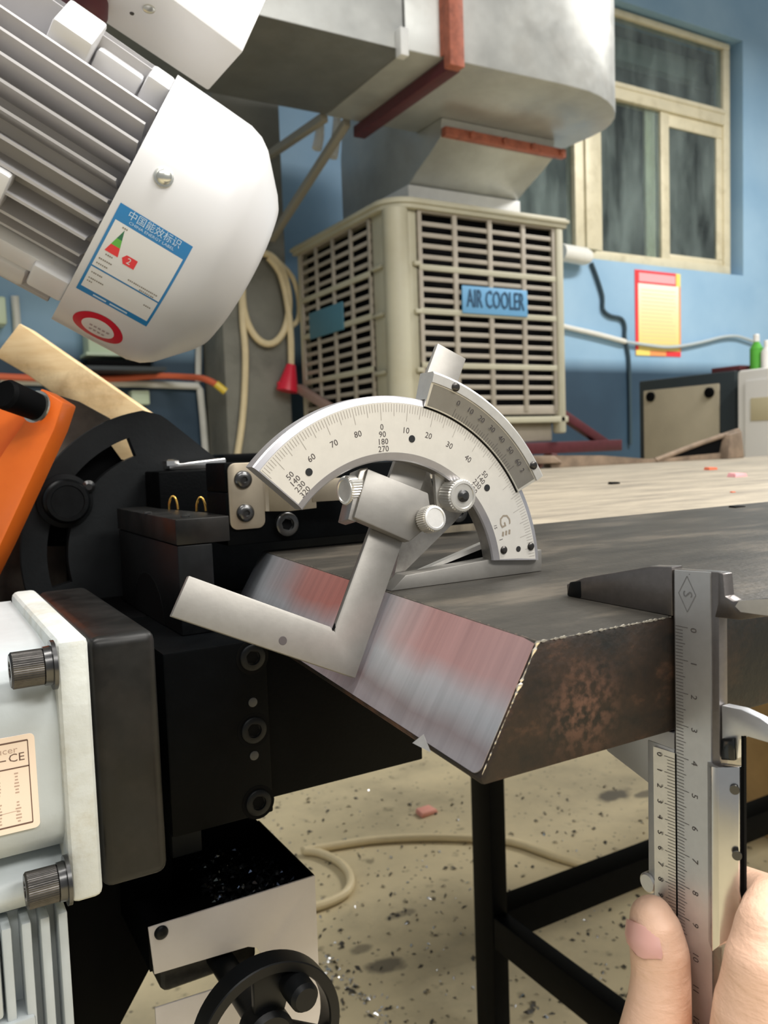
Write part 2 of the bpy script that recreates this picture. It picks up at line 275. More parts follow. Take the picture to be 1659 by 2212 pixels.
# ------------------------------------------------------------------ mesh helpers
ORG = {}
class MB:
    def __init__(s): s.bm = bmesh.new()
    def poly(s, pts):
        vs = [s.bm.verts.new(p) for p in pts]; return s.bm.faces.new(vs)
    def hexa(s, p):          # p: 4 bottom, 4 top
        v = [s.bm.verts.new(q) for q in p]
        for f in ((3, 2, 1, 0), (4, 5, 6, 7), (0, 1, 5, 4), (1, 2, 6, 5), (2, 3, 7, 6), (3, 0, 4, 7)): s.bm.faces.new([v[i] for i in f])
        return s
    def box(s, a, b):
        x0, y0, z0 = a; x1, y1, z1 = b
        return s.hexa([(x0, y0, z0), (x1, y0, z0), (x1, y1, z0), (x0, y1, z0), (x0, y0, z1), (x1, y0, z1), (x1, y1, z1), (x0, y1, z1)])
    def loft(s, rings, close=True, caps=True):
        R = [[s.bm.verts.new(p) for p in r] for r in rings]; n = len(R[0])
        for a, b in zip(R, R[1:]):
            for i in range(n if close else n-1): s.bm.faces.new((a[i], a[(i+1) % n], b[(i+1) % n], b[i]))
        if caps and close:
            s.bm.faces.new(R[0][::-1]); s.bm.faces.new(R[-1])
        return s
    def prism(s, pts, ax, a, b):   # pts 2-D in the two other axes, extruded along axis ax from a to b
        def P(q, t):
            o = [0, 0, 0]; o[ax] = t; k = [i for i in range(3) if i != ax]; o[k[0]], o[k[1]] = q; return tuple(o)
        return s.loft([[P(q, a) for q in pts], [P(q, b) for q in pts]])
    def cyl(s, p0, p1, r0, r1=None, n=20, caps=True):
        return s.lathe(p0, V(p1)-V(p0), [(0, r0), ((V(p1)-V(p0)).length, r0 if r1 is None else r1)], n, caps)
    def lathe(s, o, ax, prof, n=24, caps=True, knurl=0.):
        ax = V(ax).normalized(); u = ax.orthogonal().normalized(); w = ax.cross(u); o = V(o)
        rings = []
        for t, r in prof:
            ring = []
            for i in range(n):
                rr = r-(knurl if i % 2 else 0); a = 2*PI*i/n
                ring.append(o+ax*t+(u*math.cos(a)+w*math.sin(a))*rr)
            rings.append(ring)
        return s.loft(rings, True, caps)
    def tube(s, pts, r, n=8, caps=True, smooth=3):
        pts = [V(p) for p in pts]
        if smooth and len(pts) > 2:
            out = []
            for i in range(len(pts)-1):
                p0 = pts[max(i-1, 0)]; p1 = pts[i]; p2 = pts[i+1]; p3 = pts[min(i+2, len(pts)-1)]
                for k in range(smooth):
                    t = k/smooth
                    out.append(.5*((2*p1)+(p2-p0)*t+(2*p0-5*p1+4*p2-p3)*t*t+(3*p1-p0-3*p2+p3)*t**3))
            out.append(pts[-1]); pts = out
        up = V((.13, .27, .95)); rings = []
        for i, p in enumerate(pts):
            d = (pts[min(i+1, len(pts)-1)]-pts[max(i-1, 0)]).normalized()
            u = d.cross(up).normalized() if abs(d.dot(up)) < .98 else d.cross(V((1, 0, 0))).normalized(); w = d.cross(u)
            rr = r[i] if isinstance(r, list) else r
            rings.append([p+(u*math.cos(2*PI*k/n)+w*math.sin(2*PI*k/n))*rr for k in range(n)])
        return s.loft(rings, True, caps)
    def add_mesh(s, me, f):
        base = [s.bm.verts.new(f(v.co)) for v in me.vertices]
        for p in me.polygons:
            try: s.bm.faces.new([base[i] for i in p.vertices])
            except ValueError: pass
        return s
def obj(name, mb, m, parent=None, bevel=0., seg=2, smooth=25, origin=None, local=False, ang=28):
    bm = mb.bm
    bmesh.ops.recalc_face_normals(bm, faces=bm.faces)
    if bevel:
        es = [e for e in bm.edges if len(e.link_faces) == 2 and e.calc_face_angle(0) > math.radians(ang)]
        bmesh.ops.bevel(bm, geom=es, offset=bevel, segments=seg, affect='EDGES', profile=.5, clamp_overlap=True)
    if parent is not None: org = V((0, 0, 0)) if local else ORG[parent.name]
    elif origin is not None: org = V(origin)
    else:
        xs = [v.co for v in bm.verts]
        org = V((sum(p.x for p in xs)/len(xs), sum(p.y for p in xs)/len(xs), min(p.z for p in xs)))
    bmesh.ops.translate(bm, verts=bm.verts, vec=-org)
    me = bpy.data.meshes.new(name); bm.to_mesh(me); bm.free()
    me.materials.append(M[m] if isinstance(m, str) else m)
    for p in me.polygons: p.use_smooth = True
    me.set_sharp_from_angle(angle=math.radians(smooth))
    o = bpy.data.objects.new(name, me); COL.objects.link(o)
    if parent is not None: o.parent = parent
    else: o.location = org
    ORG[o.name] = org
    return o
def tag(o, label, cat=None, group=None, kind=None):
    if label: o['label'] = label
    if cat: o['category'] = cat
    if group: o['group'] = group
    if kind: o['kind'] = kind
    return o
def thing(name, label, cat, loc, group=None):
    o = bpy.data.objects.new(name, None); COL.objects.link(o); o.location = loc; o.empty_display_size = .01
    ORG[o.name] = V(loc); return tag(o, label, cat, group)
def struct(name, mb, m, parent=None, **k):
    o = obj(name, mb, m, parent, **k)
    if parent is None: o['kind'] = 'structure'
    return o
_tx = {}
def text_mesh(s, size=1.0, align='CENTER'):
    key = (s, align)
    if key not in _tx:
        c = bpy.data.curves.new('t', 'FONT'); c.body = s; c.size = 1.0; c.align_x = align; c.align_y = 'CENTER'; c.resolution_u = 2
        o = bpy.data.objects.new('t', c); COL.objects.link(o); dg = bpy.context.evaluated_depsgraph_get()
        me = bpy.data.meshes.new_from_object(o.evaluated_get(dg)); bpy.data.objects.remove(o); _tx[key] = me
    return _tx[key]
def put_text(mb, s, size, o, right, up, align='CENTER', sx=1.0):
    o = V(o); right = V(right).normalized(); up = V(up).normalized()
    mb.add_mesh(text_mesh(s, 1, align), lambda c: o+right*(c.x*size*sx)+up*(c.y*size)); return mb
def strip(mb, a, b, w, nrm):     # thin flat line a-b of width w
    a = V(a); b = V(b); d = (b-a).normalized().cross(V(nrm)).normalized()*(w/2)
    mb.poly([a-d, b-d, b+d, a+d]); return mb
def arc(c, r, a0, a1, n):
    return [(c[0]+r*math.cos(math.radians(a0+(a1-a0)*i/n)), c[1]+r*math.sin(math.radians(a0+(a1-a0)*i/n))) for i in range(n+1)]

# ================================================================== SETTING
struct('floor', MB().box((-4, -3, -.1), (10, 8, 0)), 'floor', origin=(0, 0, 0))
WY = 4.6
b = MB(); b.box((-5, WY, 0), (3.2, WY+.28, 5)); b.box((6.2, WY, 0), (9.5, WY+.28, 5)); b.box((3.2, WY, 0), (6.2, WY+.28, 2.19)); b.box((3.2, WY, 4.08), (6.2, WY+.28, 5))
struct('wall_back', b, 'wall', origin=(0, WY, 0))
struct('wall_pillar', MB().box((1.515, 4.25, 0), (1.892, WY, 5)), 'pillar', bevel=.01)
b = MB(); b.box((2.9, WY+1.8, 1.9), (6.6, WY+1.9, 4.4)); b.box((2.9, WY+.28, 1.8), (6.6, WY+1.9, 1.9)); b.box((2.9, WY+.28, 4.4), (6.6, WY+1.9, 4.5)); b.box((2.8, WY+.28, 1.8), (2.9, WY+1.9, 4.5)); b.box((6.6, WY+.28, 1.8), (6.7, WY+1.9, 4.5))
struct('wall_beyond_window', b, mat('dim room beyond glass', (.09, .14, .14), .8))
struct('trim_1', MB().box((2.9, WY+.5, 3.96), (6.6, WY+.6, 4.13)), mat('pale strip beyond glass', (.55, .60, .58), .7))  # pale strip set behind the transom pane
# window
FY = WY+.06
w = thing('window_1', None, None, (4.6, FY, 2.19)); w['kind'] = 'structure'
def wx(px, py): return onY(FY, px, py).x
X0, X1 = 3.25, 6.12
XM, XM2 = wx(1242, 500), wx(1300, 500)
XC0, XC1 = wx(1432, 500), wx(1450, 500)
Z0, Z1, ZT0, ZT1 = 2.20, 4.06, 3.40, 3.52
def fr(name, a, c, bev=.008): return obj(name, MB().box(a, c), 'alu', w, bevel=bev)
fr('window_frame', (X0, FY, Z0), (X1, FY+.09, Z0+.075)); fr('window_frame', (X0, FY, Z1-.05), (X1, FY+.09, Z1)); fr('window_frame', (X1-.08, FY, Z0+.07), (X1, FY+.09, Z1-.05)); fr('window_frame', (X0, FY, Z0+.07), (X0+.06, FY+.09, Z1-.05))
fr('transom', (X0+.06, FY-.012, ZT0), (X1-.08, FY+.09, ZT1)); fr('transom', (X0+.06, FY-.022, ZT1-.035), (X1-.08, FY, ZT1), .004)
fr('mullion', (XM, FY-.01, Z0+.07), (XM2, FY+.09, ZT0)); fr('mullion', (XM+.09, FY-.03, Z0+.07), (XM2-.06, FY-.01, ZT0), .004)
fr('sash_rail', (XC0, FY+.01, Z0+.07), (XC1, FY+.06, ZT0)); fr('sash_rail', (XC0-.13, FY+.05, Z0+.07), (XC0-.02, FY+.08, ZT0))
fr('sash_rail', (XC1, FY+.015, ZT0-.1), (X1-.08, FY+.05, ZT0)); fr('sash_rail', (X1-.15, FY+.015, Z0+.12), (X1-.08, FY+.05, ZT0-.1)); fr('sash_rail', (XC1, FY+.015, Z0+.07), (X1-.08, FY+.05, Z0+.12))
for a, c in (((X0+.06, Z0+.075), (XM, ZT0)), ((XM2, Z0+.075), (XC0, ZT0)), ((XC1, Z0+.12), (X1-.15, ZT0-.1)), ((X0+.06, ZT1), (X1-.08, Z1-.05))):
    obj('pane', MB().box((a[0], FY+.03, a[1]), (c[0], FY+.036, c[1])), 'glass', w)

# ================================================================== AIR DUCT over the cooler
d = thing('air_duct', 'galvanised sheet metal ventilation duct with rounded end above the air cooler', 'duct', (2.2, 3.05, 2.33))
pl = [(1.74, 2.73), (2.50, 2.70)]
for i in range(1, 9):
    t = i/9*PI/2; pl.append((2.56+.47*math.sin(t), 3.06-.36*math.cos(t)))
pl += [(3.03, 3.10), (3.01, 3.41), (1.74, 3.41)]
obj('duct_box', MB().prism(pl, 2, 2.335, 3.2), 'galv', d, bevel=.006)
obj('side_sheet', MB().box((-1.6, 2.737, 2.337), (1.733, 2.7398, 3.2)), 'galv', d)  # lighter skin keeps the front clear of the painted shade
obj('duct_section', MB().box((-1.6, 2.74, 2.335), (1.735, 3.40, 3.2)), 'galv_shaded', d, bevel=.006)  # shade of the underside is put into this darker colour
b = MB(); b.box((1.89, 2.655, 2.283), (1.955, 2.70, 3.2)); b.box((1.89, 2.70, 2.336), (1.895, 2.735, 3.2))
obj('flange_strap', b, 'rust_red', d, bevel=.003)
obj('flange_strap', MB().box((1.905, 2.701, 2.285), (1.965, 3.46, 2.333)), 'maroon', d, bevel=.003)
obj('seam_clip', MB().box((1.70, 2.70, 2.30), (1.735, 2.74, 2.40)), 'collar', d, bevel=.003)
e = MB()
prof = [(3.50, 2.12), (3.42, 2.16), (3.30, 2.21), (3.22, 2.25), (3.20, 2.334)]
back = [(3.415, 2.334), (3.415, 3.0), (3.75, 2.98), (4.0, 2.86), (4.14, 2.68), (4.19, 2.45), (4.19, 2.12)]
e.prism(prof+back, 0, 2.22, 2.89)
obj('elbow', e, 'galv', d, bevel=.004)
b = MB()
for yy in (0,):
    b.box((2.215, 3.165, 2.245), (2.93, 3.20, 2.285))
for xx in (2.36, 2.55, 2.72, 2.9): b.cyl((xx, 3.150, 2.265), (xx, 3.166, 2.265), .018, n=6)
obj('elbow_flange', b, 'rust_red', d, bevel=.003)
obj('elbow_collar', MB().box((2.21, 3.485, 1.953), (2.90, 4.20, 2.12)), 'collar', d, bevel=.004)
for k, (pa, pb) in enumerate((((748, 215), (588, 515)), ((700, 240), (575, 340)))):
    A = onY(3.44, *pa); B = onY(4.19, *pb); A.z = min(A.z, 2.34)
    dirv = (B-A).normalized(); sd = dirv.cross(V((0, 0, 1))).normalized()*.018; u2 = V((0, 0, .018))
    tag(obj('duct_strut', MB().hexa([A-sd-u2, A+sd-u2, A+sd+u2, A-sd+u2, B-sd-u2, B+sd-u2, B+sd+u2, B-sd+u2]), mat('grey strut paint', (.33, .31, .26), .6), bevel=.002),
        ('long grey steel strut running from the pillar up to the duct, lower of two', 'short grey steel strut from the pillar to the duct, upper of two')[k], 'strut', 'struts under the duct')
for k, (q0, q1) in enumerate((((728, 232), (718, 340)), ((690, 250), (684, 322)))):
    A = onY(3.72, *q0); B = onY(3.72, *q1)
    tag(obj('tape_end', MB().tube([A, (A+B)/2+V((.01, 0, 0)), B], [.016, .019, .021, .023, .024, .025, .025][:7], n=7), 'collar'), ('longer white tape end hanging below the duct beside the elbow', 'shorter white tape end hanging left of the long strut')[k], 'tape', 'white tape ends under the duct')

# ================================================================== AIR COOLER
AX0, AX1, AY0, AY1 = 1.925, 2.905, 3.18, 4.18
AZ0, AZ1 = .985, 1.90
ac = thing('air_cooler', 'cream evaporative air cooler with slatted louvre panels and blue sign', 'air cooler', ((AX0+AX1)/2, (AY0+AY1)/2, .86))
obj('inner_housing', MB().box((AX0+.06, AY0+.055, .95), (AX1-.008, AY1-.008, AZ1+.02)), 'dark_in', ac)
b = MB()
def lid(o, r, z0, z1): 
    p = [(AX1+o, AY0-o), (AX1+o, AY1+o), (AX0-o, AY1+o)]
    for i in range(9):
        t = PI+i/8*PI/2; p.append((AX0-o+r+r*math.cos(t), AY0-o+r+r*math.sin(t)))
    b.prism(p, 2, z0, z1)
lid(.018, .13, 1.905, 1.952); lid(.028, .14, 1.925, 1.943)
obj('lid', b, 'cooler', ac, bevel=.004)
b = MB(); lid(.012, .10, .955, .985); obj('bottom_rim', b, 'cooler', ac, bevel=.004)
obj('base_tray', MB().box((AX0+.07, AY0+.04, .862), (AX1-.05, AY1-.05, .955)), 'louvre', ac, bevel=.01)
b = MB(); b.cyl((AX0+.045, AY0+.045, .985), (AX0+.045, AY0+.045, 1.905), .058, n=24)
obj('corner_post', b, 'cooler', ac)
obj('corner_post', MB().box((AX1-.045, AY0-.012, .90), (AX1, AY0+.05, 1.906)), 'cooler', ac, bevel=.012)
obj('corner_post', MB().box((AX0, AY1-.04, .985), (AX0+.05, AY1, 1.906)), 'cooler', ac, bevel=.012)
# edge strips between corner post and panels
obj('edge_strip', MB().box((AX0+.085, AY0+.012, .985), (AX0+.135, AY0+.05, 1.905)), 'cooler', ac, bevel=.006)
obj('edge_strip', MB().box((AX0+.012, AY0+.085, .985), (AX0+.05, AY0+.20, 1.905)), 'cooler', ac, bevel=.006)
for z in (1.66, 1.45, 1.19): obj('clip', MB().box((AX0+.108, AY0-.008, z), (AX0+.14, AY0+.012, z+.02)), 'cooler', ac, bevel=.003)
for z in (1.66, 1.45, 1.19): obj('clip', MB().box((AX0-.006, AY0+.10, z), (AX0+.012, AY0+.19, z+.016)), 'cooler', ac, bevel=.003)
rows = 18
def zrow(i): return 1.897-(1.897-1.030)*i/rows          # top of slot i
thick = {5: 1, 9: 1, 14: 1}
def panel(face):
    if face == 'front': u0, u1, v = AX0+.135, AX1-.045, AY0
    else: u0, u1, v = AY0+.20, AY1-.04, AX0
    def B(ua, ub, za, zb, d0, d1):
        return MB().box((ua, v+d0, za), (ub, v+d1, zb)) if face == 'front' else MB().box((v+d0, ua, za), (v+d1, ub, zb))
    p = obj('louvre_panel', B(u0, u1, 1.897, 1.906, .0, .03), 'louvre', ac)
    sp = None
    for i in range(rows+1):
        zc = zrow(i); h = .0100 if i not in thick else .0130
        if i == rows: zc -= .012; h = .022
        if i == 0: continue
        dd = 0.003 if i not in thick else -.004
        o = obj('slat', B(u0, u1, zc-h, zc+h, dd, .011), 'louvre' if i not in thick else 'cooler', p, bevel=.002)
    for k in range(5):
        uu = u0+(u1-u0)*k/4; ww = .012 if 0 < k < 4 else .02
        obj('mullion', B(max(u0, uu-ww), min(u1, uu+ww), 1.01, 1.905, -.002, .012), 'louvre', p, bevel=.002)
    return p
pf = panel('front'); pl_ = panel('left')
obj('sign', MB().box((2.285, AY0-.012, 1.463), (2.668, AY0-.003, 1.588)), 'sign_blue', ac, bevel=.002)
b = MB(); put_text(b, 'AIR COOLER', .118, (2.4765, AY0-.0135, 1.527), (1, 0, 0), (0, 0, 1), sx=.50)
for dx in (-.0012, .0012): put_text(b, 'AIR COOLER', .118, (2.4765+dx*2, AY0-.0135-dx*.1, 1.527+dx), (1, 0, 0), (0, 0, 1), sx=.50)
tag(obj('sign_lettering', b, 'sign_ink', ac), 'navy lettering reading AIR COOLER')
ya, yb = onX(AX0, 744, 670).y, onX(AX0, 672, 690).y
obj('sign', MB().box((AX0-.012, ya, 1.44), (AX0-.003, yb, 1.575)), 'sign_dark', ac, bevel=.002)
# wall bracket below the cooler
br = thing('cooler_bracket', 'dark red angle iron bracket carrying the air cooler', 'bracket', (2.5, 3.7, .80))
obj('beam', MB().box((1.90, 3.20, .80), (3.32, 3.26, .858)), 'maroon', br, bevel=.003)
obj('beam', MB().box((1.90, 4.12, .80), (3.32, 4.18, .858)), 'maroon', br, bevel=.003)
for x in (2.0, 2.78): obj('cross_beam', MB().box((x, 3.26, .80), (x+.06, 4.58, .856)), 'maroon', br, bevel=.003)
def stick(name, A, B, r, m, par):
    A = V(A); B = V(B); dv = (B-A).normalized(); s1 = dv.cross(V((0, 1, 0))).normalized()*r; s2 = dv.cross(s1).normalized()*r
    return obj(name, MB().hexa([A-s1-s2, A+s1-s2, A+s1+s2, A-s1+s2, B-s1-s2, B+s1-s2, B+s1+s2, B-s1+s2]), m, par, bevel=.002)
stick('brace', (2.92, 3.23, 1.0), (3.24, 3.23, .83), .022, 'maroon', br)
A = onX(1.90, 645, 838); B = onX(1.90, 735, 895)
stick('brace', (A.x, A.y, A.z), (1.90, B.y, B.z), .02, mat('pinkish primer', (.36, .24, .20), .6), br)
for x in (1.95, 3.2): stick('wall_stay', (x, 4.55, .30), (x, 3.6, .80), .02, 'maroon', br)

# ================================================================== WALL ITEMS (right)
tag(obj('wall_pipe', MB().tube([onY(WY-.03, *q) for q in ((1180, 695), (1225, 707), (1290, 722), (1350, 738))], .019), 'pipe_white'), 'white plastic conduit on blue wall right of the cooler', 'pipe')
tag(obj('wall_cable', MB().tube([onY(WY-.03, *q) for q in ((1350, 738), (1400, 746), (1440, 750), (1475, 747), (1520, 738), (1560, 728), (1590, 726), (1615, 733), (1640, 742))], .013), mat('grey cable', (.45, .52, .55), .5)), 'thin pale grey cable sagging across the lower edge of the poster', 'cable')
tag(obj('wall_cable', MB().tube([onY(WY-.018, *q) for q in ((1278, 568), (1290, 600), (1302, 640), (1303, 668), (1318, 682), (1342, 688), (1350, 705), (1350, 730), (1358, 770), (1361, 850), (1362, 960))], .014), 'cable_dark'), 'dark cable dropping down the wall from the window corner', 'cable')
A, B = onY(WY-.12, 1210, 545), onY(WY-.075, 1274, 556)
b = MB(); b.lathe(A, B-A, [(0, .06), ((B-A).length*.8, .062), ((B-A).length*.93, .05), ((B-A).length, .03)], 16)
tag(obj('insulated_pipe', b, 'pipe_white'), 'short thick white pipe end beside the cooler at the window corner', 'pipe')
po = thing('poster', 'tall yellow notice poster with red border on the blue wall', 'poster', (5.17, WY, 1.5))
px0, px1, pz0, pz1 = 4.925, 5.425, 1.50, 2.145
obj('sheet', MB().box((px0, WY-.006, pz0), (px1, WY-.001, pz1)), 'poster_red', po)
obj('printed_area', MB().box((px0+.03, WY-.0085, pz0+.04), (px1-.02, WY-.006, pz1-.10)), 'poster', po)
obj('header', MB().box((px0+.04, WY-.0085, pz1-.085), (px1-.06, WY-.006, pz1-.02)), 'poster_pink', po)
obj('border', MB().box((px0+.0, WY-.0082, pz0), (px0+.15, WY-.006, pz0+.04)), 'poster_yellow', po)
obj('border', MB().box((px0+.15, WY-.0082, pz0), (px0+.33, WY-.006, pz0+.04)), 'poster_orange', po)
obj('border', MB().box((px1-.05, WY-.0082, pz1-.10), (px1, WY-.006, pz1)), 'poster_yellow', po)
obj('border', MB().box((px1-.018, WY-.0082, pz0+.04), (px1, WY-.006, pz1-.10)), 'poster_orange', po)
b = MB()
for i in range(15):
    z = pz1-.15-i*.029; b.box((px0+.06, WY-.0092, z), (px1-.05-random.random()*.06, WY-.0085, z+.006))
tag(obj('print_lines', b, mat('faint poster print', (.70, .60, .33), .6), po), None, kind='stuff')

# cabinet, white machine, bottles
CXp = 3.0
def cy_(px): return onX(CXp, px, 900).y
y1c, y0c = cy_(1381), cy_(1588)
zt = onX(CXp, 1588, 800).z
cb = thing('machine_cabinet', 'dark cabinet with beige access panel and two black knobs against the wall', 'cabinet', (3.3, (y0c+y1c)/2, 0))
obj('body', MB().box((CXp, y0c, .02), (CXp+.6, y1c, zt)), 'cab_frame', cb, bevel=.006)
ya, yb = cy_(1556), cy_(1394); za = onX(CXp, 1556, 828).z; zb = .45
obj('access_panel', MB().box((CXp-.012, ya, zb), (CXp, yb, za)), 'cab_panel', cb, bevel=.004)
for q in ((1534, 848), (1407, 857)):
    P = onX(CXp-.012, *q); obj('knob', MB().lathe(P, (-1, 0, 0), [(0, .022), (.012, .022), (.016, .016)], 16), 'black_matte', cb)
obj('foot', MB().box((CXp+.02, y0c+.02, 0), (CXp+.58, y1c-.02, .02)), 'black_matte', cb)
wm = thing('white_cabinet', 'white machine cabinet with beige window at the right edge', 'cabinet', (3.2, 1.9, 0))
WX = 2.93; wy1 = onX(WX, 1592, 880).y; ztw = onX(WX, 1600, 800).z
obj('body', MB().box((WX, wy1-.75, .0), (WX+.6, wy1, ztw)), 'white_cab', wm, bevel=.012)
P = onX(WX, 1612, 822); 
obj('door', MB().box((WX-.012, wy1-.72, .12), (WX, P.y, P.z)), 'white_cab', wm, bevel=.006)
P = onX(WX-.012, 1622, 860); Q = onX(WX-.012, 1650, 908)
obj('window', MB().box((WX-.016, P.y-.25, Q.z), (WX-.011, P.y, P.z)), mat('beige window plate', (.62, .55, .36), .4), wm, bevel=.003)
P = onX(WX+.2, 1634, 795)
def bottle(px, top, m, label, r):
    P = onX(WX+.16, px, 796); T = onX(WX+.16, px, top); h = T.z-ztw-.001
    t = thing('bottle', label, 'bottle', (WX+.16, P.y, ztw+.001), 'bottles on the white cabinet')
    obj('body', MB().lathe((WX+.16, P.y, ztw+.001), (0, 0, 1), [(0, r*.9), (.008, r), (h*.62, r), (h*.75, r*.55), (h*.8, r*.4)], 20), m, t)
    obj('cap', MB().lathe((WX+.16, P.y, ztw+.001+h*.8), (0, 0, 1), [(0, r*.45), (h*.18, r*.45), (h*.2, r*.3)], 14), 'white_cab', t)
bottle(1634, 722, 'green_bottle', 'green plastic bottle with white cap on the white cabinet', .026)
bottle(1656, 735, 'white_cab', 'white bottle beside the green bottle on the white cabinet', .022)
P = onX(CXp+.05, 1558, 800)
tag(obj('red_tray', MB().box((CXp+.03, y0c-.0, zt+.001), (CXp+.3, y0c+.14, zt+.022)), 'maroon', bevel=.003), 'dark red flat tray lying on top of the dark cabinet', 'tray')

# ================================================================== LEFT BACKGROUND on / before the blue wall
A, B = onY(4.45, 130, 640), onY(4.45, 178, 772)
A, B = onY(4.45, 60, 560), onY(4.45, 420, 772)
eb = thing('electrical_box', 'pale green electrical cabinet on the blue wall behind the motor', 'cabinet', ((A.x+B.x)/2, 4.5, B.z))
obj('body', MB().box((onY(4.45, 188, 700).x, 4.45, onY(4.45, 300, 764).z), (onY(4.45, 330, 700).x, WY-.001, onY(4.45, 300, 600).z)), 'green_box', eb, bevel=.01)
obj('ledge', MB().box((onY(4.45, 180, 700).x, 4.42, onY(4.45, 300, 772).z), (onY(4.45, 345, 700).x, WY-.001, onY(4.45, 300, 764).z)), 'green_box', eb, bevel=.004)
tag(obj('switch_box', MB().box((onY(4.45, -40, 700).x, 4.45, onY(4.45, 10, 700).z), (onY(4.45, 16, 700).x, WY-.001, onY(4.45, 10, 640).z)), 'green_box', bevel=.01), 'small pale green switch box at the left edge of the photo', 'switch box')
tag(obj('wall_hose', MB().tube([onY(WY-.02, *q) for q in ((32, 640), (36, 690), (40, 760))], .02), 'pipe_white'), 'white vertical conduit below the motor at far left', 'pipe', 'white conduits left')
sh = thing('cabinet_shade', 'painted-in dark shelf under the green electrical cabinet', 'shade', (1.0, 4.4, 1.2))  # dark boxes stand in for the shadow zone below the cabinet
z0 = onY(4.3, 300, 800).z; z1 = onY(4.3, 300, 778).z
obj('shade_board', MB().box((onY(4.3, 165, 800).x, 4.3, z0), (onY(4.3, 360, 800).x, WY-.001, z0+.02)), 'cab_frame', sh)
obj('shade_box', MB().box((onY(4.3, 190, 800).x, 4.32, z0+.02), (onY(4.3, 330, 800).x, 4.58, z1)), 'black_matte', sh, bevel=.006)
Pa = [onY(WY-.02, *q) for q in ((432, 560), (430, 640), (429, 735), (428, 825))]
tag(obj('conduit', MB().tube(Pa, .018, smooth=0), 'pipe_white'), 'white vertical conduit under the motor cowl left of the pillar', 'pipe', 'white conduits left')
b = MB().tube([onY(WY-.03, *q) for q in ((0, 822), (120, 826), (250, 828), (350, 831), (428, 834), (432, 842), (438, 900), (446, 1000))], .02, smooth=0)
tag(obj('conduit', b, 'pipe_white'), 'white conduit running along the wall and turning down left of the pillar', 'pipe', 'white conduits left')
hq = [((-20, 812), .07), ((120, 818), .07), ((250, 818), .07), ((340, 812), .10), ((400, 814), .2), ((440, 818), .36), ((468, 831), .44)]
b = MB().tube([onY(WY-y, *q) for q, y in hq], .017)
hz = thing('air_hose', 'orange red air hose with yellow end along the wall', 'hose', onY(WY-.07, 400, 814))
obj('hose', b, 'orange_hose', hz)
A, B = onY(WY-.44, 466, 829), onY(WY-.45, 487, 846)
obj('fitting', MB().cyl(A, B, .02, n=10), 'yellow', hz)
tag(obj('junction_box', MB().box((onY(WY-.08, 284, 860).x, WY-.08, onY(WY-.08, 300, 874).z), (onY(WY-.08, 324, 860).x, WY-.001, onY(WY-.08, 300, 843).z)), 'green_box', bevel=.008), 'small pale junction box on the wall behind the wooden board', 'junction box')
# cable coil on the pillar
cc = thing('cable_coil', 'cream extension cable coiled on the grey pillar with red plug', 'cable', onY(4.17, 580, 640))
def oc(q, y=4.222): return onY(y, *q)
loop = []
for i in range(23):
    t = 2*PI*i/20+PI*.5; loop.append((574+50*math.cos(t)-6*math.sin(t), 645-98*math.sin(t)))
lp = [oc(q, 4.228-.001*i) for i, q in enumerate(loop)]
obj('coil', MB().tube(lp, .019, smooth=2), 'cable_cream', cc)
obj('cable', MB().tube([oc(q, 4.222) for q in ((522, 620), (524, 690), (530, 760), (528, 850), (522, 920), (512, 985))], .018), 'cable_cream', cc)
obj('cable', MB().tube([oc(q, 4.205) for q in ((580, 556), (605, 590), (620, 650), (627, 710), (629, 760), (629, 792))], .018), 'cable_cream', cc)
obj('cable', MB().tube([oc(q, 4.226) for q in ((600, 565), (632, 600), (646, 650), (644, 690), (628, 705))], .015), 'cable_cream', cc)
P0, P1 = oc((629, 788), 4.19), oc((620, 845), 4.19)
obj('plug', MB().lathe(P0, P1-P0, [(0, .025), ((P1-P0).length*.4, .04), ((P1-P0).length*.8, .055), ((P1-P0).length, .06)], 16), 'red_plastic', cc, smooth=50)
P2 = oc((600, 830), 4.19); obj('plug_clip', MB().cyl(oc((615, 828), 4.19), P2, .014, n=8), 'red_plastic', cc)

# ================================================================== STEEL TABLE behind and its frame
tb = thing('steel_table', 'large dusty steel work table on a black tube frame', 'table', (2.0, .95, 0))
obj('table_top', MB().box((.36, .4195, .772), (3.1, 1.40, .7985)), 'table', tb, bevel=.003)
def leg(x, y, n='leg'): return obj(n, MB().box((x, y, 0), (x+.026, y+.045, .772)), 'black', tb, bevel=.002)
leg(.6624, .887); obj('leg', MB().box((.6624, .30, 0), (.6884, .345, .7645)), 'black', tb, bevel=.002); leg(2.9, .887); leg(2.9, .436)
rail_z = .205
obj('shelf_rail', MB().box((.6884, .888, rail_z-.045), (2.9, .930, rail_z)), 'black', tb, bevel=.002)
obj('shelf_rail', MB().box((.663, .345, rail_z-.045), (.687, .887, rail_z)), 'black', tb, bevel=.002)
obj('shelf_rail', MB().box((.6884, .301, rail_z-.045), (2.9, .343, rail_z)), 'black', tb, bevel=.002)
obj('shelf_rail', MB().box((1.75, .343, rail_z-.045), (1.776, .888, rail_z)), 'black', tb, bevel=.002)
